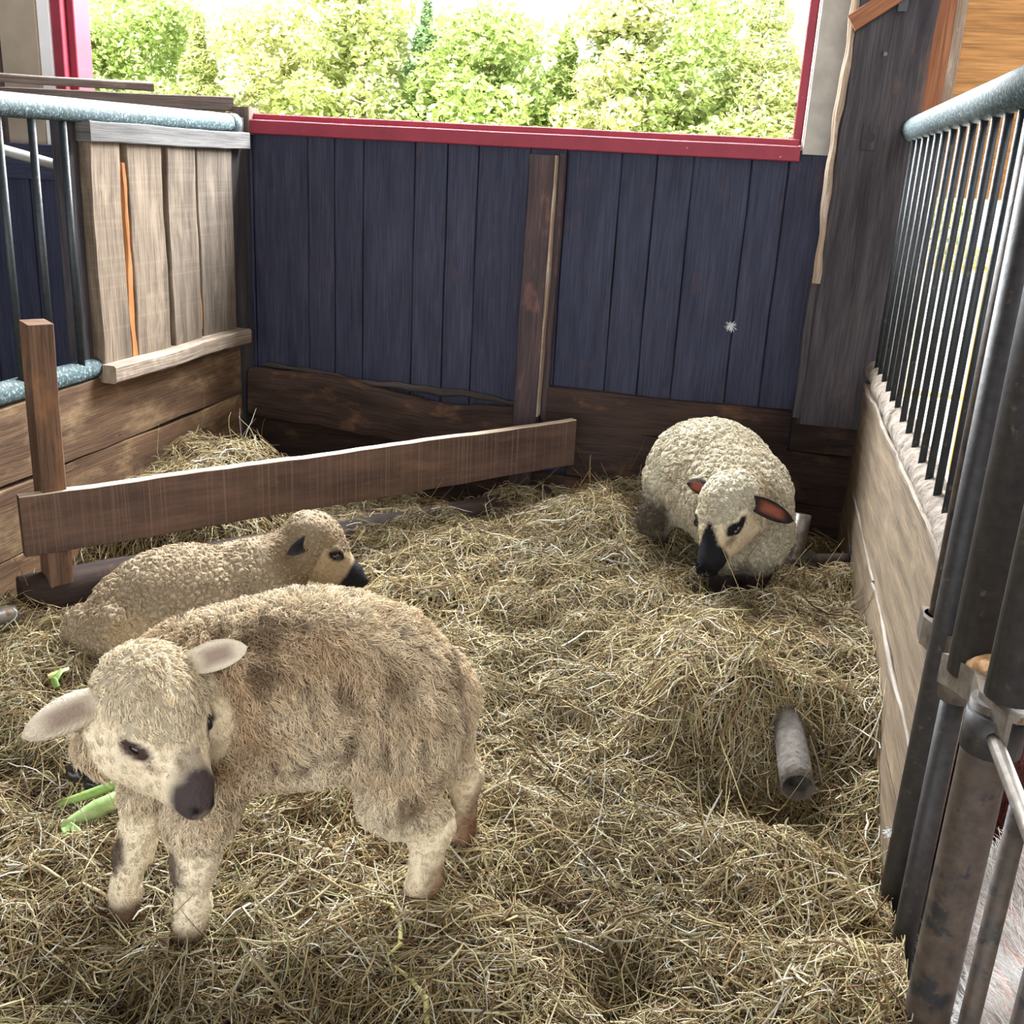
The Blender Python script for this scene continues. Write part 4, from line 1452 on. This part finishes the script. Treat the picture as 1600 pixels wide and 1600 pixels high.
def build_small():
    # half buried pipe pointing at the viewer
    root = tube('pipe_stub', [(.165, 2.78, .150), (.190, 2.58, .115), (.216, 2.35, .080)], [.036, .039, .043], M['crust'], n=20, wob=.03, sub=5, hollow=.13)
    tube('bore_shade', [(.200, 2.49, .1005), (.21585, 2.3512, .0802)], .0372, M['dark'], root, n=20)  # black plug stands in for the shade inside the open pipe
    tag(root, 'dirt crusted hollow pipe end sticking out of the hay step', 'pipe')
    origin_to(root, (.19, 2.55, .10))
    root = empty('water_pipe', (.30, 3.98, .05), 'dark dirty pipe joint in the hay between right sheep and wall', 'pipe')
    tube('cross_pipe', [(.235, 3.93, .10), (.425, 3.99, .108)], .032, M['barbrown'], root, n=16, wob=.02, sub=6)
    tube('upright', [(.205, 3.92, -.12), (.205, 3.92, .055), (.225, 3.97, .28)], [.034, .036, .034], M['steel'], root, n=16)
    blob('crust', [('c', (.19, 3.92, .09), (.27, 3.94, .105), .042, .036)], M['crust'], root, vox=.006, rough=.006)
    box_mesh('flange', (.412, 3.93, .02), (.423, 4.04, .17), M['dark'], root)

    # green stalk with leaf by the lamb's foot
    root = empty('green_stalk', (-1.33, 1.77, .03), 'chewed pale green leaf stalk on the hay beside the lamb front legs', 'vegetable')
    tube('stalk', [(-1.375, 1.70, .05), (-1.33, 1.765, .065), (-1.265, 1.85, .085)], [.010, .022, .016], M['green'], root, n=10, sub=3)
    tube('stalk', [(-1.425, 1.765, .06), (-1.37, 1.81, .07), (-1.29, 1.89, .09)], [.007, .012, .010], M['leaf'], root, n=8, sub=3)
    ev, ef, _ = ear_geo((-1.36, 1.70, .055), (.8, -.5, .0), (.6, .6, .2), .10, .035, .006)
    o = link('leaf', mesh_np('leaf', ev, ef, [M['leaf']]), root)
    root = empty('leaf_scrap', (-1.79, 2.26, .05), 'small yellow green leaf scraps on the hay behind the lamb head', 'leaf')
    for q in range(3):
        ev, ef, _ = ear_geo((-1.83 + q * .035, 2.27 - q * .03, .065), (.6 - q * .7, .7, .25), (.7, -.5, .4), .06, .035, .008)
        link('leaf', mesh_np('leaf', ev, ef, [M['leaf' if q else 'straw']]), root)

    z = lambda x, y: float(hz(x, y)) + .03
    pts = [(-.645, 1.715), (-.60, 1.70), (-.565, 1.655), (-.545, 1.60), (-.56, 1.56)]
    o = tube('straw_blade', [(a, b, z(a, b)) for a, b in pts], [.004, .006, .006, .005, .002], M['straw'], n=6, sub=4)
    tag(o, 'bent yellow green straw blade at the lamb hind hoof', 'straw', 'long green straws')
    origin_to(o, (-.57, 1.64, z(-.57, 1.64)))
    pts = [(-.555, 1.555), (-.50, 1.53), (-.455, 1.49), (-.435, 1.44), (-.425, 1.38)]
    o = tube('straw_blade', [(a, b, z(a, b)) for a, b in pts], [.002, .005, .006, .006, .005], M['straw'], n=6, sub=4)
    tag(o, 'long green straw blade in the bottom foreground hay, nearest the viewer', 'straw', 'long green straws')
    origin_to(o, (-.46, 1.48, z(-.46, 1.48)))
    b = blob('dung', [('c', (-1.49, 1.90, .04), (-1.45, 1.91, .045), .022, .026), ('c', (-1.42, 1.88, .04), (-1.40, 1.88, .04), .02, .016)], M['dung'], vox=.005, rough=.006)
    tag(b, 'black wet dung on the hay left of the lamb chin', 'dung')
    origin_to(b, (-1.45, 1.9, .02))

    # feathers of fluff stuck on the wall and the gate
    def fluff(name, label, c, n, r, wall):
        c = np.array(c)
        d = rng.normal(size=(n, 3))
        d /= np.linalg.norm(d, axis=1, keepdims=True)
        d[:, 1] = -np.abs(d[:, 1]) * .4
        s = np.linspace(0, 1, 4)[None, :, None]
        P = c + d[:, None] * s * r * rng.uniform(.4, 1, (n, 1, 1)) + np.array([0, 0, -.3])[None, None] * s ** 2 * r * .5
        o = strand_mesh(name, P, np.full((n, 4), .0009), np.full((n, 3), .85), M['wool'], 3)
        tag(o, label, 'fluff', 'white fluff tufts')
        origin_to(o, c)
    fluff('fluff', 'white fluff tuft stuck on dark wall boards above the right sheep', (-.145, 4.592, .885), 80, .030, True)
    fluff('fluff', 'white fluff tuft caught on the lower gate post at right', (.398, 2.085, .175), 60, .022, False)


# ------------------------------------------------------------------ outside
def build_outside():
    def tree(name, label, x, y, h, w_, conifer, base, nleaf, group):
        root = empty(name, (x, y, -.3), label, 'tree', group)
        tube('trunk', [(x, y, -.3), (x + rng.uniform(-.1, .1), y, -.3 + h * .5), (x, y, -.3 + h * .93)], [.11, .08, .02], M['trunk'], root, n=8)
        n = nleaf
        if conifer:
            f = rng.beta(1.0, 1.7, n)
            rr = (1 - f) * w_ * (.55 + .45 * np.abs(np.sin(f * h * 5.5))) * np.sqrt(rng.uniform(.15, 1, n))
            th = rng.uniform(0, 6.28, n)
            p = np.stack([x + rr * np.cos(th), y + rr * np.sin(th), -.1 + f * h - rr * .18], 1)
        else:
            m = 80
            cf = rng.uniform(.10, .95, m)
            cr = w_ * np.sqrt(np.clip(1 - (2 * cf - .9) ** 2 * .85, .05, 1)) * rng.uniform(.2, .9, m)
            ct = rng.uniform(0, 6.28, m)
            cc = np.stack([x + cr * np.cos(ct), y + cr * np.sin(ct), -.2 + cf * h], 1)
            i = rng.integers(0, m, n)
            dd = rng.normal(size=(n, 3))
            dd /= np.linalg.norm(dd, axis=1, keepdims=True)
            p = cc[i] + dd * (w_ * .27) * rng.uniform(.55, 1, (n, 1)) * np.array([1, 1, .75])
        d = rng.normal(size=(n, 3))
        d[:, 2] *= .6
        d /= np.linalg.norm(d, axis=1, keepdims=True)
        e = np.cross(d, rng.normal(size=(n, 3)))
        e /= np.linalg.norm(e, axis=1, keepdims=True)
        L = rng.uniform(.05, .11, (n, 1))
        W = L * (.25 if conifer else .42)
        V = np.stack([p - d * L, p + e * W, p + d * L, p - e * W], 1).reshape(-1, 3)
        F = np.arange(4 * n).reshape(-1, 4)
        c = np.array(base) * rng.uniform(.7, 1.25, (n, 1))
        me = mesh_np('foliage', V, F, [M['foliage']], smooth=False, attrs={'col': np.repeat(np.clip(c, 0, 1), 4, 0)})
        link('foliage', me, root)['kind'] = 'stuff'
    G1, G2, G3, G4 = (.34, .42, .15), (.42, .46, .19), (.26, .38, .19), (.46, .47, .22)
    row = [(-16.2, 20.5, 4.5, 1.5, 0, G3), (-14.6, 20, 4.1, 1.4, 0, G2), (-13.0, 20.8, 4.6, 1.5, 0, G1), (-11.4, 20.1, 4.0, 1.3, 1, G2),
           (-9.9, 20.6, 4.4, 1.5, 0, G4), (-8.1, 20.2, 5.0, 1.3, 0, G2), (-6.9, 20.6, 4.5, 1.2, 1, G3), (-5.5, 20.2, 4.3, 1.5, 0, G1),
           (-4.2, 20.7, 4.2, 1.2, 1, G1), (-3.0, 20.1, 4.7, 1.2, 0, G4), (-2.0, 20.5, 5.4, 1.5, 0, G1), (-.6, 20.2, 5.5, 1.5, 1, G2), (.6, 20.9, 3.9, 1.2, 0, G4), (2.0, 20.4, 3.6, 1.3, 0, G2)]
    place = ['leftmost beside the red jamb', 'second from the left red jamb', 'third from the left red jamb', 'pointed, above the broken loose board end',
             'broad yellowish, left of the sill start', 'tall, above the left end of the red sill', 'slim pointed bluish, left of window centre', 'broad, right of the slim pointed one',
             'small pointed, at the window centre', 'yellow tipped, just right of window centre', 'tallest bushy, right half of the window', 'tall pointed beside the tallest bushy one',
             'low yellowish, next to the right jamb', 'last on the right, mostly hidden by the jamb']
    for (x, y, h, w_, cn, b), pl in zip(row, place):
        tree('pointed_tree' if cn else 'bushy_tree', 'sunlit green tree seen through the window, ' + pl, x, y, h, w_ * 1.3, cn, b, 15000, 'trees in the near row outside the window')
    # trees further off, haze put into their paler leaf colour
    for k, x in enumerate((-22, -18.5, -14.8, -11.2, -7.0, -2.6, 1.2)):
        tree('far_tree', 'pale taller tree in the hazy row behind the near trees', x, 27 + (k % 2), (5.4, 5.8, 5.0, 5.7, 5.0, 5.3, 5.4)[k], 2.7, 0, (.50, .54, .28), 9000, 'far row of pale trees')
    # painted pipe fence in the bright yard beyond the doorway
    root = empty('yard_fence', (1.6, 7.2, -.3), 'orange and yellow painted fence in bright yard beyond the barred panel', 'fence')
    for z_, m in ((1.13, 'orangepaint'), (1.02, 'orangepaint'), (.62, 'yellow'), (.2, 'orangepaint')):
        tube('rail', [(.9, 7.2, z_), (2.9, 7.2, z_)], .016, M[m], root, n=8)
    for x in (.95, 1.32, 1.9, 2.85):
        tube('fence_post', [(x, 7.23, -.3), (x, 7.23, 1.16)], .03, M['orangepaint'] if x == 1.32 else M['yellow'], root, n=10)


build_setting()
build_timbers()
build_left_partition()
build_gate()
build_pigs()
build_lamb()
build_lying()
build_right_sheep()
build_hay(120000)
build_small()
build_outside()
